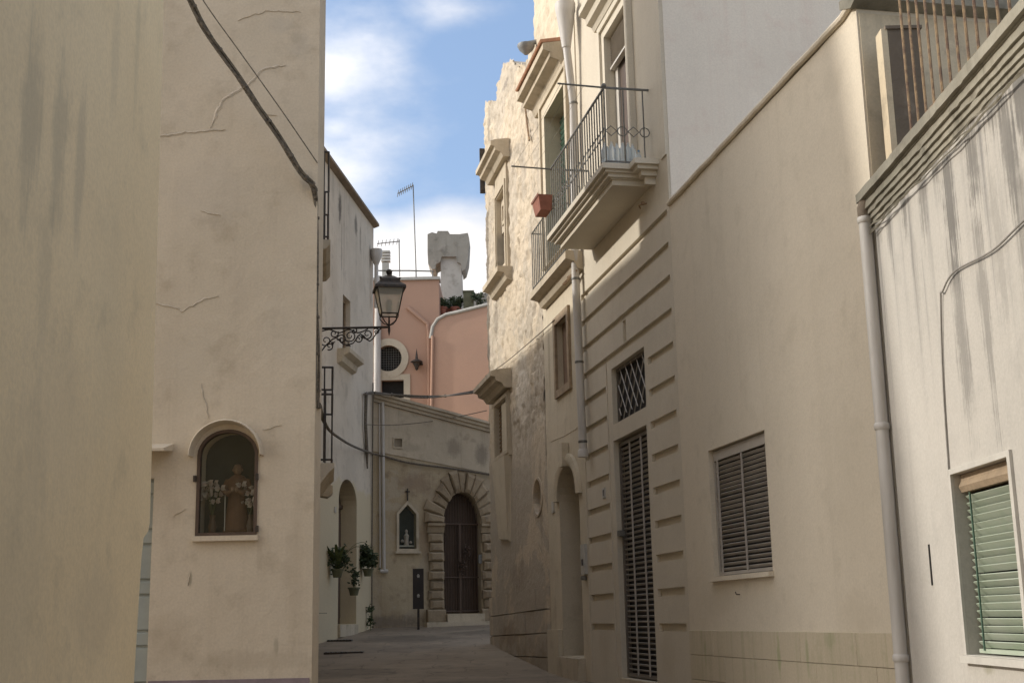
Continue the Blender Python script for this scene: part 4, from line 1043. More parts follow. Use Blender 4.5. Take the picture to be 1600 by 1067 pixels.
op = MB(); op.wbox(RW, lw[0]+(lw[1]-lw[0])*.5, lw[1]-.12, lw[2]+.1, lw[3]-.15, -.18, -.14); lat = op.build('opening', M['dark'], W2, smooth=False)
mb = MB(); a0, a1 = lw[0]+(lw[1]-lw[0])*.5, lw[1]-.12
for k in range(12):
    z = lw[2]+.15+k*(lw[3]-lw[2]-.3)/12
    mb.tube([RW.pt(a0, z, -.03), RW.pt(a1, z+.12, -.03)], .012, 4); mb.tube([RW.pt(a1, z, -.03), RW.pt(a0, z+.12, -.03)], .012, 4)
mb.build('lattice', M['rust'], W2)
# projecting plaster chute under the lower window
c0 = RW.uz(779, 720); c1 = RW.uz(799, 720); cb0 = RW.uz(785, 850)[1]
v0 = lw[0]+.05
MB().hexa([RW.pt(v0+.25, cb0, .0), RW.pt(lw[1]-.2, cb0+.1, .0), RW.pt(lw[1]-.25, cb0+.12, .06), RW.pt(v0+.3, cb0+.05, .06),
           RW.pt(v0, lw[2]-.01, .0), RW.pt(lw[1]-.1, lw[2]-.01, .0), RW.pt(lw[1]-.1, lw[2]-.01, .16), RW.pt(v0, lw[2]-.01, .16)]).build('plaster_apron', M['m_wall'], h, smooth=False)
# plinth stones
rnd = random.Random(9); u = UB0+.02; zp0 = zpl; 
for row in range(5):
    u = UB0+.02 + (0 if row % 2 else -.0)
    while u < UB1-.05:
        L = min(rnd.uniform(.7, 1.3), UB1-u); 
        if UB1-u-L < .3: L = UB1-u
        slope = (RW.uz(772, 932)[1]-RW.uz(850, 915)[1])/(RW.uz(772, 932)[0]-RW.uz(850, 915)[0])
        zt0 = RW.uz(850, 915)[1]+slope*(u-RW.uz(850, 915)[0]); zt1 = zt0+slope*L
        hh = .42; a, b = zt0-row*hh-.01, zt1-row*hh-.01
        MB().pillow(RW, [(u+.004, a-hh+.013), (u+L-.004, b-hh+.013), (u+L-.004, b), (u+.004, a)], -.03, .055+rnd.uniform(0, .02), .02).build('plinth_stone', M['old_stone'], h, smooth=False)
        u += L
# iron bar, wires on the old wall
MB().tube([RW.at(820, 160, .05), RW.at(823, 190, .04), RW.at(827, 220, .05)], .022, 6).build('tie_bar', M['rust'], h)
a = RW.pt(UB1, 0, 0)
t = thing('shutter', 'thin black shutter panel sticking out at the far edge of the old stone house', 'shutter', RW.at(755, 300, .1))
z0_, z1_ = RW.uz(756, 300, .05)[1], RW.uz(754, 232, .05)[1]
MB().wbox(RW, UB1-.03, UB1+.02, z0_, z1_, .0, .12).build('panel', M['iron'], t, smooth=False)
for k in range(5): MB().wbox(RW, UB1-.045, UB1-.032, z0_+.06+k*(z1_-z0_)/5, z0_+.06+(k+.7)*(z1_-z0_)/5, .02, .10).build('slat', M['iron'], t, smooth=False)

# ================================================================== MIDDLE HOUSE (M)
h = thing('house', 'narrow sandy house with arched doorway and brown square window beside the old stone house', 'house', RW.pt((UM0+UB0)/2, gz(21), 0))
mw = RW.rect([(854, 183), (884, 139), (892, 260), (860, 300)]); mzt = mw[3]; 
mwb = RW.uz(880, 397)[1]
mwr = (mw[0], mw[1], mwb+.05, mzt)
sq_ = RW.rect([(869, 505), (888, 490), (890, 598), (873, 610)])
mad = RW.rect([(873, 790), (906, 785), (912, 1027), (882, 1024)]); mazs = RW.uz(888, 778)[1]; mazt = RW.uz(888, 727)[1]

mtop = 15.0
wall_mesh('wall', M['m_wall'], h, RW, [(UM0+.002, -.5), (UB0, -.5), (UB0, mtop), (UM0+.002, mtop)],
          [(R4(*mwr), .3), (R4(*sq_), .16), (archloop(mad[0], mad[1], mad[2], mazs, mazt), .42)], back=6, o=-.0)
ztile = RW.uz(868, 40, .3)[1]
# rough top above cornice
crn_z = RW.uz(881, 50, .35)[1]

crz = (crn_z+RW.uz(825, 127, .35)[1])/2
skin('stone_face', M['m_rough'], h, RW, UM0+.25, UB0, crz+.3, mtop, .06, lambda u, z: True, lambda u, z: .03+masonry(u, z, .3, .55, .04, .03, 3)+noise.noise(Vector((u*5, z*5, 1)))*.015)
cw = MB(); cw.prof(RW, UM0+.35, UB0-.05, [(0, crz-.25), (.08, crz-.25), (.14, crz-.1), (.30, crz-.05), (.30, crz+.05), (.42, crz+.08), (.42, crz+.20), (0, crz+.28)]); cw.build('cornice', M['stone_trim'], h, smooth=False)
tm = MB(); tm.prof(Wall((0, 0), (0, 1), (1, 0)), 0, .2, [(0, 0), (.5, -.06), (.5, -.02), (.42, .025), (0, .05)])
k = 0; u = UM0+.36
tmesh = None
while u < UB0-.2:
    mb = MB(); mb.prof(RW, u, u+.19, [(0, crz+.29), (.46, crz+.21), (.48, crz+.235), (.46, crz+.27), (0, crz+.36)]); mb.build('roof_tile', M['roof_tile'], h, smooth=False); u += .2
ring_part('window_surround', M['m_wall'], h, RW, R4(*mwr), R4(mwr[0]-.22, mwr[1]+.22, mwr[2]-.02, mwr[3]+.24), .002, .07)
ring_part('window_moulding', M['stone_trim'], h, RW, R4(mwr[0]-.22, mwr[1]+.22, mwr[2]-.02, mwr[3]+.24), R4(mwr[0]-.30, mwr[1]+.30, mwr[2]-.03, mwr[3]+.33), .002, .11)
gs = MB(); gs.wbox(RW, mwr[0]+.02, mwr[1]-.02, mwr[2]+.02, mwr[3]-.02, -.29, -.25); gw = gs.build('green_shutter', M['green_dark'], h, smooth=False)
slats(RW, mwr[0]+.06, mwr[1]-.06, mwr[2]+.05, mwr[3]-.08, 26, -.23, .04, .01, .02, M['green_dark'], gw)
frame(RW, sq_[0]-.16, sq_[1]+.12, sq_[2]-.13, sq_[3]+.10, .13, .0, .05).build('window_frame', M['trim_wood'], h, smooth=False)
MB().wbox(RW, sq_[0]+.01, sq_[1]-.01, sq_[2]+.01, sq_[3]-.01, -.15, -.10).build('window_board', M['window_brown'], h, smooth=False)
lp = archloop(mad[0]+.005, mad[1]-.005, mad[2]+.005, mazs, mazt-.005)
mb = MB(); mb.add([RW.pt(u, z, -.40) for u, z in lp], [tuple(range(len(lp)))]); dd = mb.build('door', M['brown_wood'], h, smooth=False)
mb = MB()
for i in range(2):
    for j in range(3):
        a = mad[0]+.1+i*(mad[1]-mad[0]-.1)/2; b = a+(mad[1]-mad[0])/2-.15; z = mad[2]+.15+j*.8; mb.wbox(RW, a, b, z, z+.65, -.40, -.37)
mb.build('panel', M['brown_wood'], dd, smooth=False)
inn = [(u, z) for u, z in archloop(mad[0], mad[1], mazs-.15, mazs, mazt, 16)][2:]
o1 = [(u, z) for u, z in archloop(mad[0]-.2, mad[1]+.2, mazs-.15, mazs, mazt+.2, 16)][2:]
mb = MB(); n = len(inn); vs_ = []
for (a, b) in zip(inn, o1): vs_ += [RW.pt(*a, .002), RW.pt(*a, .05), RW.pt((a[0]+b[0])/2, (a[1]+b[1])/2, .09), RW.pt(*b, .06), RW.pt(*b, .002)]
fs = []
for i in range(n-1):
    for k in range(4): fs.append((5*i+k, 5*i+k+1, 5*i+5+k+1, 5*i+5+k))
fs += [(0, 1, 2, 3, 4), tuple(5*(n-1)+k for k in range(5))]
mb.add(vs_, fs); mb.build('archivolt', M['m_wall'], h, smooth=True)
MB().wbox(RW, (mad[0]+mad[1])/2-.12, (mad[0]+mad[1])/2+.12, mazt-.02, mazt+.38, .01, .13).build('keystone', M['m_wall'], h, smooth=False)
MB().wbox(RW, mad[0]-.08, mad[1]+.03, mad[2]-.6, mad[2]-.01, -.3, .12).build('doorstep', M['stone_trim'], h, smooth=False)
zq = RW.uz(870, 983)[1]
MB().wbox(RW, mad[1]+.04, UB0-.01, -.2, zq, .001, .08).build('plinth', M['m_wall'], h, smooth=False)
u, z = RW.uz(865, 792); MB().wbox(RW, u-.09, u+.09, z-.10, z+.10, 0, .02).build('number_plate', M['plate'], h, smooth=False)
crackline(RW, [(860, 690), (880, 682), (903, 668)], .012, h, 33)
# lower shallow balcony of the middle house
slz = (RW.uz(838, 444, .22)[1]+RW.uz(888, 404, .22)[1])/2; ub_a = RW.uz(893, 412, .2)[0]; ub_b = RW.uz(836, 447, .2)[0]
t = thing('balcony', 'shallow balcony with grey bars under the green shutter of the sandy house', 'balcony', RW.pt((ub_a+ub_b)/2, slz, 0))

MB().prof(RW, ub_a, ub_b, [(0, slz-.32), (.10, slz-.30), (.16, slz-.18), (.30, slz-.14), (.30, slz-.02), (.27, slz), (0, slz)]).build('slab', M['stone_trim'], t, smooth=False)
mb = MB()
for zz in (.06, 1.12): mb.tube([RW.pt(ub_a+.05, slz+zz, 0), RW.pt(ub_a+.05, slz+zz, .25), RW.pt(ub_b-.05, slz+zz, .25), RW.pt(ub_b-.05, slz+zz, 0)], .014, 6)
mb.build('rail', M['grey_iron'], t)
mb = MB(); mb.tube([Vector((0, 0, 0)), Vector((0, 0, 1.12))], .011, 6); me = mb.mesh('bar', M['grey_iron'], Vector((0, 0, 0)))
nb = 18
for k in range(nb+1): inst('bar', me, RW.pt(ub_a+.05+(ub_b-ub_a-.1)*k/nb, slz, .25), t)
inst('bar', me, RW.pt(ub_b-.05, slz, .12), t); inst('bar', me, RW.pt(ub_a+.05, slz, .12), t)
# roof outlet bowl
p = RW.at(822, 78, .25); t = thing('gutter_hopper', 'small grey bowl shaped roof outlet on the ragged top of the old stone house', 'gutter', p)
MB().lathe(p, [(.04, -.10), (.14, .0), (.17, .06), (.17, .10), (.14, .10)], 12).build('bowl', M['zinc'], t)
MB().tube([p+RW.n*(-.3)+Vector((0, 0, .2)), p+Vector((0, 0, .12))], .05, 8).build('spout', M['zinc'], t)

# ================================================================== CREAM FACADE HOUSE
ftop = 15.0
h = thing('house', 'smooth cream facade house with grooved render, corner balcony and tall slatted door', 'house', RW.pt((UM0+UF0)/2, gz(18), 0))
tr_ = RW.rect([(953, 577), (1006, 543), (1010, 637), (960, 661)])
fd = RW.rect([(958, 689), (1011, 663), (1026, 1062), (973, 1062)])
bd = RW.rect([(949, 54), (979, 12), (989, 250), (954, 262)])
bdz0 = RW.uz(985, 262)[1]-.1

gr_y = [978, 923, 865, 808, 753, 695, 641, 586, 531]
gzs_ = [RW.uz(1060+(y-531)*.045, y)[1] for y in gr_y]

dz = (gzs_[-1]-gzs_[0])/8; g0 = gzs_[0]
holes = [(R4(*tr_), .13), (R4(fd[0], fd[1], fd[2], fd[3]), .16), (R4(bd[0], bd[1], bdz0, bd[3]), .16)]
gu_r0 = UF0+.12; gu_r1 = min(tr_[0], fd[0])-.15; gu_l0 = max(tr_[1], fd[1])+.32; gu_l1 = UM0-.12
def groove(u0, u1, z): return ([(u0, z-.065), (u1, z-.065), (u1, z+.035), (u0, z+.035)], .05)
zslab = RW.uz(1042, 277)[1]
for k in range(0, 16):
    z = g0+k*dz
    if z+.1 > zslab-.25: break
    if k <= 8:
        holes.append(groove(gu_r0, gu_r1, z))
        if k <= 8: holes.append(groove(gu_l0, gu_l1, z))
    else:
        holes.append(groove(gu_r0, gu_l1, z))
# vertical joint between the two lowest continuous grooves
kk_ = 9
uv_ = RW.uz(975, 500)[0]; zA = g0+9*dz+.04; zB = g0+10*dz-.07
holes.append(([(uv_-.08, zA+.004), (uv_+.08, zA+.004), (uv_+.08, zB-.004), (uv_-.08, zB-.004)], .045))
wall_mesh('wall', M['facade'], h, RW, [(UF0, -.5), (UM0, -.5), (UM0, ftop), (UF0, ftop)], holes, back=.45)
# deeper body with the grey gable end
BW = Wall(RW.pt(UF0+.01, 0, -.45).xy, RW.t.xy, (-1, 0))
wall_mesh('gable_wall', M['gable'], h, BW, [(0, -.5), (UM0-UF0-.02, -.5), (UM0-UF0-.02, ftop-.002), (0, ftop-.002)], [], back=11)
# gable colour also on the first 45 cm: thin facing of grey render
G0 = Wall(RW.pt(UF0-.004, 0, 0).xy, (-RW.n).xy, (0, -1))
MB().wbox(G0, .03, 11.3, -.4, ftop-.01, .001, .006).build('gable_render', M['gable'], h, smooth=False)
# surround of door and transom, thin raised panel
su_a, su_b = min(tr_[0], fd[0])-.02, max(tr_[1], fd[1])+.26
wall_mesh('door_surround', M['facade'], h, RW, [(su_a+.0, fd[2]), (su_b, fd[2]), (su_b, tr_[3]+.12), (su_a, tr_[3]+.12)],
          [(R4(tr_[0]+.0, tr_[1]-.0, tr_[2], tr_[3]), .013), (R4(fd[0], fd[1], fd[2]+.002, fd[3]), .013)], back=.012, o=.014) if False else None
mb = MB(); mb.wbox(RW, su_b-.03, su_b, fd[2], tr_[3]+.15, .001, .014); mb.wbox(RW, gu_l1+.03, gu_l1+.06, fd[2], g0+8.6*dz, .001, .01); mb.build('pilaster_edge', M['facade'], h, smooth=False)
# transom lattice
MB().wbox(RW, tr_[0]+.01, tr_[1]-.01, tr_[2]+.01, tr_[3]-.01, -.128, -.12).build('transom', M['dark'], h, smooth=False)
mb = MB(); L_, Hh = tr_[1]-tr_[0], tr_[3]-tr_[2]; nd = 6; st_ = L_/nd*2; rise = st_*1.25
k = -6
while k < 8:
    for sg in (1, -1):
        # line u = a + s, z = b + sg*1.25*s clipped
        pts = []
        s0 = 0
        a = tr_[0]+k*st_*.5
        seg = []
        for i in range(41):
            s_ = i/40*L_*2.2; u = a+s_ if sg == 1 else a+s_; z = (tr_[2]+s_*1.25) if sg == 1 else (tr_[3]-s_*1.25)
            if tr_[0]+.01 < u < tr_[1]-.01 and tr_[2]+.01 < z < tr_[3]-.01: seg.append((u, z))
        if len(seg) > 1: mb.tube([RW.pt(*seg[0], -.09+.012*sg), RW.pt(*seg[-1], -.09+.012*sg)], .009, 4)
    k += 1
mb.build('lattice', M['louvre'], h)
frame(RW, tr_[0]+.005, tr_[1]-.005, tr_[2]+.005, tr_[3]-.005, .04, -.115, -.075).build('transom_frame', M['louvre_dark'], h, smooth=False)
# slatted door
MB().wbox(RW, fd[0]+.01, fd[1]-.01, fd[2]+.01, fd[3]-.01, -.158, -.152).build('door_backing', M['dark'], h, smooth=False)
ds = frame(RW, fd[0]+.01, fd[1]-.01, fd[2]+.02, fd[3]-.04, .05, -.13, -.075).build('slatted_door', M['louvre_dark'], h, smooth=False)
slats(RW, fd[0]+.06, fd[1]-.06, fd[2]+.08, fd[3]-.10, 44, -.11, .035, .008, .012, M['louvre'], ds)
mb = MB()
for f_ in (.33, .66): u = fd[0]+(fd[1]-fd[0])*f_; mb.wbox(RW, u-.02, u+.02, fd[2]+.05, fd[3]-.08, -.085, -.07)
mb.build('upright', M['louvre'], ds, smooth=False)
u, z = fd[1]-.06, RW.uz(978, 830)[1]; MB().wbox(RW, fd[1]-.16, fd[1]-.02, z-.04, z+.04, -.07, .0).build('lock_box', M['grey_iron'], ds, smooth=False)
MB().wbox(RW, fd[0]-.03, fd[1]+.03, fd[2]-.9, fd[2]-.005, -.1, .03).build('threshold', M['tile'], h, smooth=False)
# number plate and meter
u, z = RW.uz(944.5, 770); w_ = .075
pl = MB().wbox(RW, u-w_, u+w_, z-.075, z+.075, 0, .018).build('number_plate', M['plate'], h, smooth=False)
mb = MB(); mb.wbox(RW, u+.01, u+.03, z-.045, z+.045, .018, .021); mb.wbox(RW, u-.04, u-.02, z-.045, z+.045, .018, .021); mb.wbox(RW, u-.055, u-.005+.0, z+.03, z+.045, .021, .023); mb.build('digit', M['ink'], pl, smooth=False)
u, z0_, z1_ = RW.uz(915, 875)[0], RW.uz(915, 897)[1], RW.uz(915, 850)[1]
mt = thing('intercom', 'pale doorbell box on the edge of the cream facade beside the arched doorway', 'intercom', RW.pt(u, z0_, 0))
MB().wbox(RW, u-.13, u+.13, z0_, z1_, 0, .05).build('box', M['plate'], mt, smooth=False)
MB().wbox(RW, u-.03, u+.04, z0_+.14, z0_+.24, .05, .065).build('button', M['ink'], mt, smooth=False)
MB().lathe(RW.pt(u, z0_-.09, .03), [(.05, 0), (.06, .03), (.05, .07)], 10).build('bell', M['grey_iron'], mt)

# balcony door
ins_ = (bd[0], bd[1], bdz0, bd[3])
ring_part('balcony_door_surround', M['balcony_white'], h, RW, R4(*ins_), R4(ins_[0]-.14, ins_[1]+.14, ins_[2]-.01, ins_[3]+.14), .002, .05)
ring_part('balcony_door_moulding', M['balcony_white'], h, RW, R4(ins_[0]-.14, ins_[1]+.14, ins_[2]-.01, ins_[3]+.14), R4(ins_[0]-.24, ins_[1]+.24, ins_[2]-.015, ins_[3]+.24), .002, .09)
zc_ = ins_[3]+.25
MB().prof(RW, ins_[0]-.3, ins_[1]+.36, [(0, zc_), (.10, zc_), (.14, zc_+.08), (.22, zc_+.11), (.24, zc_+.22), (.34, zc_+.26), (.34, zc_+.36), (0, zc_+.42)]).build('balcony_door_cornice', M['balcony_white'], h, smooth=False)
MB().wbox(RW, ins_[0]+.01, ins_[1]-.01, ins_[2]+.01, ins_[3]-.01, -.155, -.145).build('balcony_door', M['brown_wood'], h, smooth=False)
MB().wbox(RW, ins_[1]-.16, ins_[1]-.012, ins_[2]+.02, ins_[3]-.02, -.144, -.11).build('door_post', M['white'], h, smooth=False)
zr = RW.uz(960, 92)[1]
rs = MB().wbox(RW, ins_[0]+.02, ins_[1]-.02, zr, ins_[3]-.02, -.10, -.07).build('rolled_blind', M['louvre'], h, smooth=False)
slats(RW, ins_[0]+.04, ins_[1]-.04, zr+.02, ins_[3]-.03, 12, -.055, .025, .006, .004, M['louvre'], rs)
MB().wbox(RW, ins_[0]+.02, ins_[1]-.02, zr-.03, zr, -.11, -.03).build('blind_rail', M['white'], h, smooth=False)
# pilaster line near the corner
MB().wbox(RW, UF0+.001, UF0+.22, zslab+.3, ftop-.02, .001, .02).build('corner_pilaster', M['facade'], h, smooth=False)
MB().wbox(RW, UM0-.30, UM0-.001, zslab, ftop-.02, .001, .02).build('corner_pilaster', M['facade'], h, smooth=False)

# the balcony
ur, zr_ = RW.uz(1014, 141)       # rail end on the wall
lo, hi = 0, 2
for _ in range(40):
    o = (lo+hi)/2; d = RW.pt(ur, zr_, o)-EYE; px = 800+d.dot(rgt)/d.dot(fwd)*F
    if px > 941: lo = o
    else: hi = o
BP = o
uf, zf = RW.uz(857, 257, BP); _, zsl = RW.uz(941, 262, BP)

zrail = (zr_+RW.uz(941, 135, BP)[1])/2
t = thing('balcony', 'large cream balcony with grey iron railing projecting from the cream facade', 'balcony', RW.pt((ur+uf)/2, zsl-.3, 0))
uf = min(uf, ur+5)
def bprof(p_, z): return [(0, z-.34), (p_-.24, z-.30), (p_-.20, z-.26), (p_-.16, z-.20), (p_-.13, z-.19), (p_-.10, z-.12), (p_-.02, z-.10), (p_+.04, z-.07), (p_+.04, z), (0, z)]
# layered slab so that both ends show the moulding
mb = MB()
for (p_, e, za, zb_) in ((BP+.05, .05, -.075, 0), (BP+.0, .0, -.11, -.076), (BP-.05, -.05, -.16, -.111), (BP-.10, -.10, -.175, -.161), (BP-.13, -.13, -.25, -.176)):
    mb.wbox(RW, ur-e, uf+e, zsl+za, zsl+zb_, 0, p_)
mb.build('slab', M['balcony_white'], t, smooth=False)
mb = MB()
for (p_, e, za, zb_) in ((.34, .30, -.076, -.002), (.29, .25, -.13, -.077), (.22, .18, -.2, -.131), (.15, .11, -.3, -.201)):
    mb.wbox(RW, ur-e, ur-.051 if e > .051 else ur, zsl+za, zsl+zb_, .001, p_)
mb.build('return_moulding', M['balcony_white'], t, smooth=False)
zb_ = zsl+.05
mb = MB()
for zz, r in ((zrail, .018), (zb_, .014)): mb.tube([RW.pt(ur+.03, zz, 0), RW.pt(ur+.03, zz, BP-.03), RW.pt(uf-.03, zz, BP-.03), RW.pt(uf-.03, zz, 0)], r, 8)
mb.ball(RW.pt(ur+.03, zrail+.03, BP-.03), .035, 8)
mb.build('rail', M['grey_iron'], t)
mb = MB(); mb.tube([Vector((0, 0, 0)), Vector((0, 0, zrail-zsl))], .011, 6); me = mb.mesh('bar', M['grey_iron'], Vector((0, 0, 0)))
nb = 24; Lb = uf-ur-.06
for k in range(nb+1): inst('bar', me, RW.pt(ur+.03+Lb*k/nb, zsl, BP-.03), t)
for f_ in (.42, .86): inst('bar', me, RW.pt(ur+.03, zsl, (BP-.03)*(1-f_)), t); inst('bar', me, RW.pt(uf-.03, zsl, (BP-.03)*(1-f_)), t)
zm = zsl+(zrail-zsl)*.44; rr = Lb/nb*.5
mb = MB(); Zv = Vector((0, 0, 1))
for k in range(nb):
    c = RW.pt(ur+.03+Lb*(k+.5)/nb, zm, BP-.03)
    if k % 2: mb.ring(c, rr*.95, .007, RW.t, Zv, 10, 4)
    else: mb.tube([c+RW.t*rr, c+Zv*rr, c-RW.t*rr, c-Zv*rr, c+RW.t*rr], .007, 4)
ns = 4; rs_ = (BP-.03)/ns*.5
for k in range(ns):
    for uu_ in (ur+.03, uf-.03):
        c = RW.pt(uu_, zm, (BP-.03)*(k+.5)/ns)
        if k % 2 == 0: mb.ring(c, rs_*.85, .008, RW.n, Zv, 12, 4)
        else: mb.tube([c+RW.n*rs_, c+Zv*rs_*.9, c-RW.n*rs_, c-Zv*rs_*.9, c+RW.n*rs_], .008, 4)
mb.build('ornament_band', M['grey_iron'], t)
# clothes line arms with lines
mb = MB(); arm = .62
for uu_ in (ur+.03, uf-.03): mb.tube([RW.pt(uu_, zrail, BP-.05), RW.pt(uu_, zrail+.02, BP+arm)], .013, 6)
tag(mb.build('clothes_line_arm', M['grey_iron'], t))
mb = MB()
for oo in (.25, .42, .58): mb.tube([RW.pt(ur+.03, zrail+.02, BP+oo), RW.pt((ur+uf)/2, zrail-.03, BP+oo), RW.pt(uf-.03, zrail+.02, BP+oo)], .0025, 4)
mb.build('clothes_line', M['cable_pale'], t)
# hooks under the slab
mb = MB(); c = RW.at(1010, 318, .04); mb.tube([c, c+RW.n*.08+RW.t*.1, c+RW.t*.28+Vector((0, 0, .02))], .012, 5); mb.ball(c+RW.n*.05, .03, 6); tag(mb.build('wall_hook', M['rust'], h))
# bottles
def bottle(u, o, label, s_=1, blue=False):
    p = RW.pt(u, zsl+.002, o); t_ = thing('bottle', label, 'bottle', p, 'clear plastic bottles standing on the balcony')
    MB().lathe(p, [(.042*s_, 0), (.045*s_, .01), (.045*s_, .08*s_), (.041*s_, .09*s_), (.045*s_, .10*s_), (.045*s_, .20*s_), (.035*s_, .245*s_), (.015*s_, .28*s_), (.014*s_, .30*s_)], 12).build('body', M['plastic'], t_)
    MB().lathe(p+Vector((0, 0, .301*s_)), [(.016, 0), (.016, .02)], 8).build('cap', M['blue_label'] if blue else M['white'], t_)
for i, (f_, du) in enumerate(((.93, .14), (.80, .12), (.67, .16), (.56, .12), (.44, .13), (.34, .15), (.22, .13))):
    place_ = ('outermost clear bottle at the near corner of the large balcony', 'second clear bottle from the outer corner of the large balcony', 'third clear bottle from the outer corner of the large balcony', 'middle clear bottle in the row on the large balcony', 'third clear bottle from the wall on the large balcony', 'second clear bottle from the wall on the large balcony', 'blue capped bottle nearest the wall on the large balcony')[i]
    bottle(ur+du, BP*f_, place_, 1.15 if i < 6 else .8, i == 6)
# terracotta trough hung on the far corner
p = RW.at(842, 324, BP+.06); uq, zq_ = RW.uz(842, 333, BP+.08)
t = thing('planter', 'small red terracotta trough hung outside the far corner of the large balcony railing', 'planter', RW.pt(uq, zq_-.1, BP+.08))
uq = uf+.12
mb = MB(); mb.hexa([RW.pt(uq-.25, zq_-.13, BP+.0), RW.pt(uq+.15, zq_-.13, BP+.0), RW.pt(uq+.15, zq_-.13, BP+.18), RW.pt(uq-.25, zq_-.13, BP+.18), RW.pt(uq-.3, zq_+.11, BP-.01), RW.pt(uq+.2, zq_+.11, BP-.01), RW.pt(uq+.2, zq_+.11, BP+.22), RW.pt(uq-.3, zq_+.11, BP+.22)])
mb.build('trough', M['terracotta'], t, smooth=False)
frame(Wall(RW.pt(uq-.3, 0, BP-.01).xy, RW.t.xy, (-1, 0)), -.01, .51, zq_+.09, zq_+.13, .012, .235, .245).build('rim', M['terracotta'], t, smooth=False)

# drainpipe with hopper between the sandy house and the cream facade
ud_ = UM0+.12
t = thing('drainpipe', 'pale grey drainpipe with big funnel hopper between the sandy house and the cream facade', 'drainpipe', RW.at(910, 700, .12))
def onp(px, py, o): return RW.at(px, py, o)
zz = lambda py: RW.uz(905, py, .12)[1]
uP = RW.uz(899, 425, .12)[0]
top_z = RW.uz(882, 12, .2)[1]; bot_z = RW.uz(892, 66, .2)[1]; zend = RW.uz(911, 702, .12)[1]; uP2 = RW.uz(911, 702, .12)[0]

hp = RW.at(884, 40, .22); hp.z = 0
mb = MB(); mb.lathe(Vector((hp.x, hp.y, bot_z)), [(.075, 0), (.085, .08), (.16, (top_z-bot_z)*.78), (.17, (top_z-bot_z)*.82), (.175, top_z-bot_z), (.14, top_z-bot_z)], 16); mb.build('hopper', M['pipe'], t)
mb = MB(); mb.tube([Vector((hp.x, hp.y, top_z-.1)), Vector((hp.x, hp.y, top_z+2))], .06, 10); mb.build('inlet_pipe', M['pipe'], t)
a = RW.pt(uP, 0, .12); b = RW.pt(uP2, 0, .12)
mb = MB(); mb.tube([Vector((hp.x, hp.y, bot_z+.05)), RW.at(896, 165, .12), Vector((a.x, a.y, RW.uz(899, 425, .12)[1])), Vector((b.x, b.y, zend))], .065, 12); mb.build('pipe', M['pipe'], t)
mb = MB()
for py in (162, 436, 566, 690):
    f_ = (py-425)/277; c = a.lerp(b, max(0, f_)); c.z = RW.uz(899+12*f_, py, .12)[1]
    if py < 400: c = RW.at(896, py, .12)
    MB().lathe(c, [(.07, -.02), (.075, 0), (.07, .02)], 12).build('clamp', M['grey_iron'], t)
mb = MB(); c = Vector((b.x, b.y, zend)); mb.lathe(c+Vector((0, 0, -.12)), [(.085, 0), (.085, .1), (.07, .12)], 12); mb.build('socket', M['pipe'], t)
mb = MB(); c = Vector((a.x, a.y, RW.uz(899, 425, .12)[1])); mb.tube([c+RW.t*.35+RW.n*.05, c, c-RW.t*.1], .015, 5); mb.tube([c+RW.t*.5+RW.n*.08+Vector((0, 0, -.08)), c+RW.t*.05], .03, 5); mb.build('bracket', M['rust'], t)

# ================================================================== BEIGE HOUSE (A)
h = thing('house', 'plain beige house with grey louvred window and stone dado right of the cream facade', 'house', RW.pt(UF0/2, gz(13), 0))
zc0, zc1 = RW.uz(1060, 308)[1], RW.uz(1318, 38)[1]

aw = RW.rect([(1106, 705), (1194, 671), (1207.5, 890), (1117, 902)])
ztA = (zc0+zc1)/2
udro = RW.uz(1345, 40)[0]
outl = [(0.0, -.5), (UF0-.003, -.5), (UF0-.003, zc0)] + [(udro+.25+(UF0-.003-udro-.25)*(1-i/8), zc0+(zc1-zc0)*i/8) for i in range(1, 8)] + [(udro+.3, zc1+.03), (udro+.15, zc1+.06), (0, zc1+.06)]
wall_mesh('wall', M['a_wall'], h, RW, outl, [(R4(*aw), .12)], back=7)
mb = MB(); pts = [RW.pt(UF0-.02, zc0+.02, .02)] + [RW.pt(UF0+(udro+.3-UF0)*i/24, zc0+.02+(zc1+.03-zc0)*i/24+.012*noise.noise(Vector((i*.6, 0, 0))), .02+.008*noise.noise(Vector((i*.7, 3, 0)))) for i in range(1, 24)] + [RW.pt(udro+.3, zc1+.05, .02), RW.pt(udro+.12, zc1+.09, .02), RW.pt(-.05, zc1+.085, .02)]
mb.tube(pts, .035, 8); mb.build('coping_bead', M['a_wall'], h)
MB().hexa([RW.pt(UF0-.01, zc0+.0, -.5), RW.pt(.0, zc1+.06, -.5), RW.pt(.0, zc1+.06, .0), RW.pt(UF0-.01, zc0+.0, .0), RW.pt(UF0-.01, zc0+.04, -.5), RW.pt(.0, zc1+.1, -.5), RW.pt(.0, zc1+.1, .0), RW.pt(UF0-.01, zc0+.04, .0)]).build('coping', M['a_wall'], h, smooth=False)
# side facing over the terrace
SA = Wall(RW.pt(-.004, 0, 0).xy, (-RW.n).xy, (0, -1))
zsd = zc1
MB().wbox(SA, .02, 6.9, 4.5, zsd-.02, 0, .006).build('side_render', M['a_side'], h, smooth=False)
MB().prof(SA, -.06, 6.9, [(-.2, zsd+.101), (-.2, zsd+.18), (.12, zsd+.18), (.12, zsd+.07), (.006, zsd+.02)]).build('side_coping', M['n_cornice'], h, smooth=False)
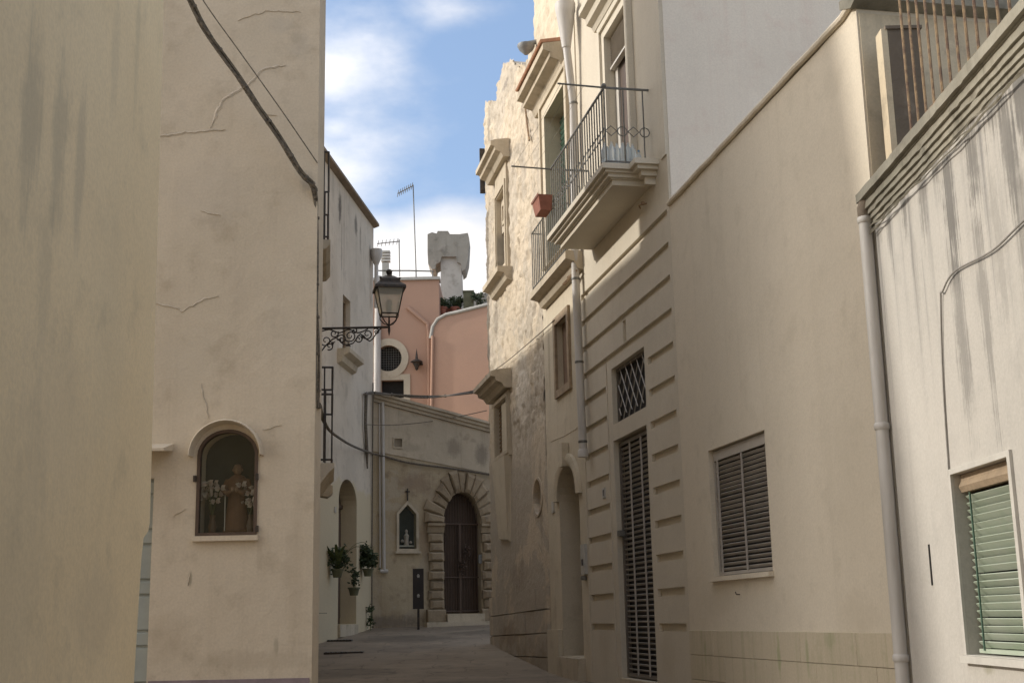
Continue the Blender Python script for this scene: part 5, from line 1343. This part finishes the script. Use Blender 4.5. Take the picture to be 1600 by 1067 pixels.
# window
MB().wbox(RW, aw[0]+.01, aw[1]-.01, aw[2]+.01, aw[3]-.01, -.118, -.11).build('window', M['dark'], h, smooth=False)
sh = frame(RW, aw[0]+.012, aw[1]-.012, aw[2]+.012, aw[3]-.012, .035, -.10, -.055).build('louvre_shutter', M['louvre'], h, smooth=False)
slats(RW, aw[0]+.05, aw[1]-.05, aw[2]+.05, aw[3]-.14, 24, -.08, .040, .008, .013, M['louvre'], sh, jit=.0015)
mb = MB()
for f_ in (.46, .90): u = aw[0]+(aw[1]-aw[0])*f_; mb.wbox(RW, u-.011, u+.011, aw[2]+.04, aw[3]-.1, -.05, -.035)
mb.wbox(RW, aw[0]+.05, aw[1]-.05, aw[3]-.13, aw[3]-.05, -.10, -.04)
mb.build('rib', M['louvre'], sh, smooth=False)
MB().wbox(RW, aw[0]-.03, aw[1]+.06, aw[2]-.055, aw[2]-.003, -.05, .06).build('window_sill', M['a_wall'], h, smooth=False)
u, z = RW.uz(1156, 928); MB().tube([RW.pt(u, z, 0), RW.pt(u, z, .04), RW.pt(u, z+.03, .05)], .006, 5).build('hook', M['iron'], h)
# dado tiles
zd = (RW.uz(1082, 984)[1]+RW.uz(1398, 989)[1])/2; zd2 = (RW.uz(1082, 1022)[1]+RW.uz(1398, 1044)[1])/2; hh = zd-zd2

for row in range(5):
    u = .03 - (0.35, .7, .15, .5, .9)[row]
    while u < UF0-.02:
        a, b = max(u, .02), min(u+1.22, UF0-.02)
        if b-a > .05: MB().pillow(RW, [(a+.003, zd-(row+1)*hh+.004), (b-.003, zd-(row+1)*hh+.004), (b-.003, zd-row*hh), (a+.003, zd-row*hh)], .001, .022, .012).build('tile', M['tile'], h, smooth=False)
        u += 1.22

# ================================================================== NEAR RIGHT WHITE HOUSE (N)
h = thing('house', 'streaked white house with heavy grey cornice, terrace railing and green shutter nearest on the right', 'house', (CX, CY, 0))
zk = (NW.uz(1352, 290, .18)[1]+NW.uz(1590, 20, .18)[1])/2

nwn = NW.rect([(1491, 741), (1584, 711), (1603, 1030), (1513, 1021)])

zk = (NW.uz(1352, 285, .11)[1]+NW.uz(1470, 160, .11)[1])/2-.04
wall_mesh('wall', M['n_wall'], h, NW, [(0.02, -1), (20, -1), (20, zk-.035), (0.02, zk-.035)], [(R4(*nwn), .16)], back=7)
u_end = -.12
layers = [(.018, -.235, -.196), (.035, -.195, -.151), (.055, -.15, -.106), (.075, -.105, -.046), (.085, -.045, -.031), (.12, -.03, .05)]
prl = [(-.2, -.235)]
for oo, za, zb_ in layers: prl += [(oo, za), (oo, zb_)]
prl += [(-.2, .06)]
mb = MB(); vs_ = []; npf = len(prl); NS = 260
for i in range(NS+1):
    u = -.06 + (9.0*i/NS)
    for k, (o_, z_) in enumerate(prl):
        wz = .006*noise.noise(Vector((u*1.2, k*.15, 0))) + .002*noise.noise(Vector((u*9, k*.9, 2)))
        chip = max(0, noise.noise(Vector((u*5, k*1.7, 8)))-.38)*.05
        vs_.append(NW.pt(u, zk+z_+wz, o_ + (.006*noise.noise(Vector((u*7, k*1.1, 5))) - chip if o_ > 0 else 0)))
fs = []
for i in range(NS):
    for k in range(npf-1): fs.append((i*npf+k, i*npf+k+1, (i+1)*npf+k+1, (i+1)*npf+k))
fs += [tuple(range(npf)), tuple(NS*npf+k for k in range(npf))]
mb.add(vs_, fs); mb.build('cornice', M['n_cornice'], h, smooth=True)
mb = MB(); mb.wbox(NW, 8.95, 18, zk-.235, zk+.06, -.2, .2); mb.build('cornice', M['n_cornice'], h, smooth=False)
mb = MB()   # crumbled edge pieces along the cornice
rnd = random.Random(11)
# terrace floor
MB().box((CX+.1, -8, zk-.2), (CX+6.8, CY-.05, zk-.03)).build('terrace_floor', M['n_cornice'], h, smooth=False)
# window
ring_part('window_surround', M['white'], h, NW, R4(*nwn), R4(nwn[0]-.03, nwn[1]+.05, nwn[2]-.005, nwn[3]+.04), .001, .022)
MB().wbox(NW, nwn[0]-.06, nwn[1]+.1, nwn[2]-.055, nwn[2]-.006, -.1, .05).build('window_sill', M['white'], h, smooth=False)
MB().wbox(NW, nwn[0]+.01, nwn[1]-.01, nwn[2]+.01, nwn[3]-.01, -.158, -.15).build('window', M['dark'], h, smooth=False)
MB().prof(NW, nwn[0]+.005, nwn[1]-.005, [(-.14, nwn[3]-.13), (-.05, nwn[3]-.13), (-.03, nwn[3]-.09), (-.05, nwn[3]-.05), (-.05, nwn[3]-.005), (-.14, nwn[3]-.005)]).build('shutter_box', M['trim_wood'], h, smooth=False)
gsb = MB().wbox(NW, nwn[0]+.03, nwn[1]-.03, nwn[2]+.012, nwn[2]+.04, -.13, -.06).build('green_shutter', M['green'], h, smooth=False)
slats(NW, nwn[0]+.012, nwn[1]-.012, nwn[2]+.045, nwn[3]-.15, 21, -.095, .05, .010, .020, M['green'], gsb, jit=.004)
for f_ in (.14, .86): u = nwn[0]+(nwn[1]-nwn[0])*f_; MB().tube([NW.pt(u, nwn[2]+.03, -.055), NW.pt(u, nwn[3]-.14, -.055)], .008, 5).build('ladder_tape', M['green_dark'], gsb)
a = NW.uz(1452, 850); b = NW.uz(1457, 914); MB().wbox(NW, (a[0]+b[0])/2-.014, (a[0]+b[0])/2+.014, b[1], a[1], -.002, .006).build('slot', M['dark'], h, smooth=False)
# pier and pale upstand at the terrace end
PR = Wall((CX, CY-.35), (1, 0), (0, -1))
q = PR.rect([(1384, 42), (1432, 40), (1438, 215), (1398, 235)])

t = thing('pier', 'blackened square plaster pier at the terrace corner behind the rusty railing', 'pier', PR.pt(q[0], zk, 0))
MB().wbox(PR, q[0]+.02, q[1]+.05, zk+.0, q[3]-.03, -.14, 0).build('shaft', M['pier'], t, smooth=False)
MB().wbox(PR, q[0]-.0, q[1]+.07, q[3]-.029, q[3]+.0, -.16, .015).build('cap', M['pier'], t, smooth=False)
MB().wbox(PR, q[0]-.035, q[0]+.018, zk-.01, q[3]-.02, -.17, -.0).build('plaster_cheek', M['a_side'], t, smooth=False)
# terrace railing
t = thing('railing', 'rusty iron terrace railing above the grey cornice of the near white house', 'railing', NW.pt(3, zk+.06, .05))
ru0 = NW.uz(1421, 170, .02)[0]
MB().tube([NW.pt(ru0-.03, zk+.10, .02), NW.pt(ru0-.03, zk+.10, -.9)], .016, 6).build('return_rail', M['rust'], t)
MB().tube([NW.pt(ru0-.03, zk+1.41, .02), NW.pt(ru0-.03, zk+1.41, -.9)], .016, 6).build('return_rail', M['rust'], t)
ru0 = max(ru0, .55)
mb = MB(); mb.tube([Vector((0, 0, 0)), Vector((0, 0, 1.35))], .011, 6); me = mb.mesh('bar', M['rust'], Vector((0, 0, 0)))
for k in range(28): inst('bar', me, NW.pt(ru0+k*.18, zk+.06, .02), t)
MB().tube([NW.pt(ru0-.03, zk+1.41, .02), NW.pt(ru0+5, zk+1.41, .02)], .02, 6).build('top_rail', M['rust'], t)
MB().tube([NW.pt(ru0-.03, zk+.14, .02), NW.pt(ru0+5, zk+.14, .02)], .014, 6).build('bottom_rail', M['rust'], t)
# drainpipe at the corner
t = thing('drainpipe', 'lilac grey drainpipe in the corner between the beige house and the near white house', 'drainpipe', RW.at(1410, 1060, .1))
pc = [(1357, 335), (1368, 500), (1384, 700), (1396, 860), (1411, 1060)]
UPp = RW.uz(1384, 700, .09)[0]
P0 = RW.pt(.035, 0, .062)
ztp = RW.uz(1357, 330, .085)[1]
mb = MB(); mb.tube([Vector((P0.x, P0.y, ztp)), Vector((P0.x, P0.y, -.2))], .055, 14); mb.build('pipe', M['pipe'], t)
mb = MB()
for py, px in ((338, 1357), (664, 1381), (1028, 1409)):
    z = RW.uz(px, py, .085)[1]; mb = MB(); mb.lathe(Vector((P0.x, P0.y, z)), [(.058, -.03), (.066, -.02), (.066, .02), (.058, .03)], 14); mb.build('clamp', M['pipe'], t)
mb = MB(); mb.tube([Vector((P0.x, P0.y, ztp-.02)), Vector((P0.x, P0.y, ztp+.06)), Vector((P0.x+.02, P0.y-.05, ztp+.13)), NW.pt(.12, ztp+.22, -.02)], [.06, .062, .062, .06], 12); mb.build('elbow', M['pier'], t)

# ------------------------------------------------------------------ individual stains
g = (.30, .27, .20)
add_spots(M['near_left'], [(L1.at(48, 185), .16, .50, .50, (.46, .41, .30)), (L1.at(92, 225), .12, .50, .45, (.46, .41, .30)), (L1.at(126, 250), .10, .45, .42, (.48, .42, .31)),
    (L1.at(70, 420), .12, .5, .25, (.5, .44, .32)), (L1.at(180, 90), .10, .4, .25, (.5, .44, .32)), (L1.at(90, 640), .6, .5, .22, (.66, .57, .42)), (L1.at(30, 850), .5, .7, .25, (.60, .52, .37)), (L1.at(170, 520), .4, .8, .2, (.62, .55, .40)), (L1.at(215, 60), .06, .6, .35, (.58, .50, .34)), (L1.at(150, 960), .5, .3, .3, (.58, .49, .35))])
add_spots(M['shrine_wall'], [(LF.at(297, 905), .03, .09, .6, g), (LF.at(470, 70), .15, .25, .3, (.42, .38, .32)), (LF.at(440, 40), .2, .12, .3, (.42, .38, .32)), (LF.at(480, 285), .10, .15, .5, (.32, .29, .24)),
    (LF.at(275, 800), .10, .15, .3, (.45, .37, .27)), (LF.at(372, 455), .12, .4, .2, (.45, .38, .3)), (LF.at(405, 870), .04, .22, .35, (.42, .35, .26)), (LF.at(432, 1010), .03, .1, .5, g), (LF.at(330, 300), .5, .5, .22, (.45, .40, .34)), (LF.at(300, 560), .35, .35, .25, (.58, .52, .42)), (LF.at(420, 760), .25, .4, .25, (.50, .42, .32)), (LF.at(440, 520), .3, .45, .22, (.50, .45, .37)), (LF.at(260, 1000), .3, .3, .3, (.45, .37, .27)), (LF.at(400, 1030), .7, .12, .4, (.42, .35, .26)), (LF.at(460, 900), .12, .8, .3, (.46, .38, .28))])
dk = (.10, .085, .07)
add_spots(M['c_wall'], [(CW.at(531, 325), .22, .5, .85, dk), (CW.at(534, 390), .08, 1.0, .6, (.25, .21, .18)), (CW.at(556, 352), .25, .35, .7, dk), (CW.at(563, 375), .12, .5, .6, (.2, .17, .13)), (CW.at(578, 400), .15, .5, .6, dk),
    (CW.at(520, 290), .2, .6, .4, (.3, .27, .22)), (CW.at(541, 610), .2, .3, .4, (.3, .26, .2)), (CW.at(560, 640), .3, .6, .3, (.35, .3, .24))])
add_spots(M['d_top'], [(DW.at(708, 700), .3, .35, .7, (.26, .22, .17)), (DW.at(752, 712), .25, .4, .7, (.22, .19, .15)), (DW.at(640, 700), .4, .15, .4, (.3, .26, .2))])
add_spots(M['d_wall'], [(DW.at(650, 755), .7, .35, .6, (.24, .17, .12)), (DW.at(664, 845), .25, .6, .6, (.25, .18, .12)), (DW.at(600, 972), 1.5, .25, .6, (.14, .11, .09)), (DW.at(700, 790), 1.2, 1.0, .3, (.3, .23, .16))])
add_spots(M['n_wall'], [(NW.at(x, y), rx, rz, st, (.17, .16, .145)) for x, y, rx, rz, st in ((1484, 320, .13, .75, .85), (1500, 490, .16, 1.0, .6), (1518, 250, .16, .5, .8), (1538, 470, .12, 1.1, .55), (1440, 290, .12, .5, .7), (1575, 220, .16, .6, .75), (1595, 330, .14, .8, .5),
    (1410, 300, .10, .4, .75), (1388, 345, .08, .5, .6), (1460, 240, .12, .4, .7), (1548, 150, .2, .35, .75), (1595, 140, .2, .4, .85), (1372, 340, .08, .3, .6), (1560, 380, .1, .7, .3), (1430, 420, .1, .8, .25))] + [(NW.at(1545, 1045), .12, .05, .6, (.3, .28, .2))], 2.6)
add_spots(M['old_stone'], [(RW.at(775, 500), .35, .6, .6, (.22, .19, .15)), (RW.at(763, 560), .2, .5, .5, (.25, .22, .18)), (RW.at(852, 470), .16, 1.6, .75, (.20, .16, .12)), (RW.at(852, 620), .16, 1.3, .7, (.22, .18, .14)), (RW.at(815, 600), .8, .8, .6, (.62, .56, .47)),
    (RW.at(845, 780), .2, 1.2, .5, (.3, .25, .2)), (RW.at(800, 160), .6, .6, .4, (.42, .36, .29)), (RW.at(764, 200), .25, .6, .6, (.2, .18, .15)), (RW.at(810, 900), 1.2, .4, .4, (.30, .24, .18)), (RW.at(800, 990), 1.2, .3, .5, (.25, .18, .12)), (RW.at(790, 130), .5, .12, .7, (.22, .19, .16))])
add_spots(M['m_wall'], [(RW.at(897, 740), .12, .5, .4, (.36, .28, .18)), (RW.at(858, 560), .12, .9, .5, (.3, .25, .18)), (RW.at(900, 960), .3, .5, .3, (.4, .32, .22)), (RW.at(868, 960), .12, .4, .4, (.35, .28, .2))])
add_spots(M['a_wall'], [(RW.at(1240, 480), .8, .5, .22, (.60, .52, .40)), (RW.at(1180, 600), .3, .5, .2, (.72, .65, .53)), (RW.at(1330, 760), .5, 1.0, .25, (.55, .48, .37)), (RW.at(1300, 130), .25, .2, .25, (.5, .44, .34)), (RW.at(1120, 940), .7, .2, .3, (.52, .45, .34)), (RW.at(1340, 960), .5, .25, .35, (.50, .43, .32))])
add_spots(M['facade'], [(RW.at(1050, 380), .5, .4, .25, (.55, .49, .38)), (RW.at(945, 1010), .4, .4, .4, (.5, .43, .32)), (RW.at(1045, 1020), .4, .4, .4, (.5, .43, .32)), (RW.at(1000, 600), .9, 1.4, .15, (.55, .49, .38)), (RW.at(1035, 270), .3, .5, .4, (.45, .39, .29))])
add_spots(M['gable'], [(G0.at(1250, 120), 1.2, .8, .22, (.62, .56, .48)), (G0.at(1100, 180), .8, .9, .22, (.66, .6, .52)), (G0.at(1400, 30), 1.2, .8, .2, (.62, .57, .5))])
add_spots(M['tile'], [(RW.at(1220, 1020), .06, .3, .6, (.30, .32, .16)), (RW.at(1265, 1025), .05, .3, .6, (.28, .30, .16)), (RW.at(1105, 1020), .05, .3, .5, (.3, .31, .17)), (RW.at(1300, 1000), .15, .1, .4, (.3, .31, .17))])
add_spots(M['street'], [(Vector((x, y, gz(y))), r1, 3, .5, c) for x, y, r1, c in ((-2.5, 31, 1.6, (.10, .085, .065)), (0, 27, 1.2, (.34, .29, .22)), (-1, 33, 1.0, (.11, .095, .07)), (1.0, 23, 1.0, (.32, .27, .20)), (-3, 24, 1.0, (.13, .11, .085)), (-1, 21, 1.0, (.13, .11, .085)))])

# ================================================================== cables
def cable(label, pts, r, n=6, twist=0, mat='cable'):
    pts = [Vector(p) for p in pts]; outp = []
    N2 = 10*(len(pts)-1)
    for i in range(N2+1):
        s_ = i/N2*(len(pts)-1); k = min(int(s_), len(pts)-2); f = s_-k
        p0 = pts[max(k-1, 0)]; p1 = pts[k]; p2 = pts[k+1]; p3 = pts[min(k+2, len(pts)-1)]
        outp.append(.5*((2*p1)+(p2-p0)*f+(2*p0-5*p1+4*p2-p3)*f*f+(3*p1-p0-3*p2+p3)*f**3))
    if not twist:
        mb = MB(); mb.tube(outp, r, n); return tag(mb.build('cable', M[mat], None), label, 'cable')
    t = thing('cable_bundle', label, 'cable', outp[len(outp)//2])
    for j in range(twist):
        mb = MB(); q = []
        for i, p in enumerate(outp):
            a = i*.16 + j*2*math.pi/twist; q.append(p+Vector((math.cos(a)*r*.8, math.sin(a)*r*.3, math.sin(a)*r*.8)))
        mb.tube(q, r*.75, 5); mb.build('strand', M[mat], t)
    for i in range(4, len(outp)-2, 7):
        d = (outp[i+1]-outp[i]).normalized(); MB().tube([outp[i]-d*.012, outp[i]+d*.012], r*1.5, 8).build('cable_tie', M['cable'], t)
    return t
def atY(px, py, Y):
    d = ray(px, py); return EYE+d*(Y/d.y)
cable('thick twisted cable bundle sloping down across the shrine house front', [atY(262, -80, YF-1.0), atY(300, 5, YF-.75), atY(318, 42, YF-.65), atY(372, 120, YF-.45), atY(425, 198, YF-.3), atY(470, 268, YF-.15), atY(488, 288, YF-.06), atY(492, 300, YF-.03)], .022, twist=3)
cable('thin wire above the thick cable bundle on the shrine house', [atY(270, -80, YF-.5), atY(318, 2, YF-.4), atY(375, 82, YF-.3), atY(440, 173, YF-.2), atY(496, 255, YF-.02)], .006)
zA_ = LS.at(496, 330, .05).z
cable('dark cable bundle running down the corner of the shrine house to the balcony', [atY(491, 297, YF-.04), atY(495, 335, YF+.03), atY(494, 410, YF+.03), atY(495, 480, YF+.05), atY(496, 560, YF+.05), atY(497, 635, YF+.1)], .018, twist=2)
e = RW.at(757, 738, .05)
cable('sagging cable from the left balcony across the arched gateway wall', [atY(498, 633, YF+.1), atY(506, 658, 18), atY(519, 676, 26), atY(548, 695, 31), CW.at(578, 707, .08), DW.at(598, 712, .10), DW.at(640, 723, .08), DW.at(700, 731, .08), DW.at(772, 742, .08)], .03)
cable('taped cable bundle strung across the alley end under the pink wall', [CW.at(570, 616, .1), CW.at(582, 614, .12), DW.at(620, 617, .25), DW.at(660, 620, .25), DW.at(700, 618, .25), RW.pt(UB1-.05, RW.uz(768, 605)[1], .06)], .032, twist=2)
cable('thin wire sagging across the alley below the taped bundle', [CW.at(569, 663, .08), DW.at(610, 664, .25), DW.at(660, 660, .25), DW.at(710, 652, .25), RW.pt(UB1-.05, RW.uz(768, 638)[1], .06)], .012)
cable('painted cable bending down the near white wall to the green shutter window', [NW.at(1640, 318, .01), NW.at(1600, 345, .02), NW.at(1550, 392, .02), NW.at(1492, 424, .02), NW.at(1473, 455, .02), NW.at(1470, 470, .015), NW.at(1474, 600, .01), NW.at(1483, 742, .01)], .007, mat='cable_pale')
cable('thin wires nailed along the old stone house between its two windows', [RW.at(758, 588, .06), RW.at(790, 566, .07), RW.at(826, 536, .06), RW.at(850, 515, .06), RW.at(866, 500, .06)], .009)
# curly wires along cornice
rnd = random.Random(4)
mb = MB()
for j in range(3):
    pts = []
    for i in range(60):
        u = i*.06; pts.append(NW.pt(u, zk-.27-.015*j+.02*noise.noise(Vector((u*4, j, 0)))-.03*abs(math.sin(u*1.3+j)), .045+.02*noise.noise(Vector((u*5, j, 3)))))
    mb.tube(pts, .007, 4)
tag(mb.build('cable', M['n_cornice'], None), 'loose grey wires hugging the underside of the heavy cornice', 'cable')

# drain gratings in the street
for (x0, x1, yy, lab) in ((507, 568, 1020, 'nearer narrow drain slot in the street on the left'), (512, 550, 1001, 'farther short drain slot in the street by the left wall')):
    d = ray((x0+x1)/2, yy); 
    Y = 25.0
    for _ in range(60): Y = Y + ((EYE.z + d.z/d.y*Y) - gz(Y))*6; Y = max(18, min(34, Y))
    xa, xb_ = ray(x0, yy).x/ray(x0, yy).y*Y, ray(x1, yy).x/ray(x1, yy).y*Y
    t = thing('drain', lab, 'drain', ((xa+xb_)/2, Y, gz(Y)+.01), 'drain slots in the street')
    MB().box((xa, Y-.12, gz(Y)-.02), (xb_, Y+.12, gz(Y)+.025)).build('frame', M['iron'], t, smooth=False)
    for k in range(8):
        xx = xa+(xb_-xa)*(k+.5)/8; MB().box((xx-.02, Y-.11, gz(Y)+.0251), (xx+.02, Y+.11, gz(Y)+.035)).build('bar', M['grey_iron'], t, smooth=False)
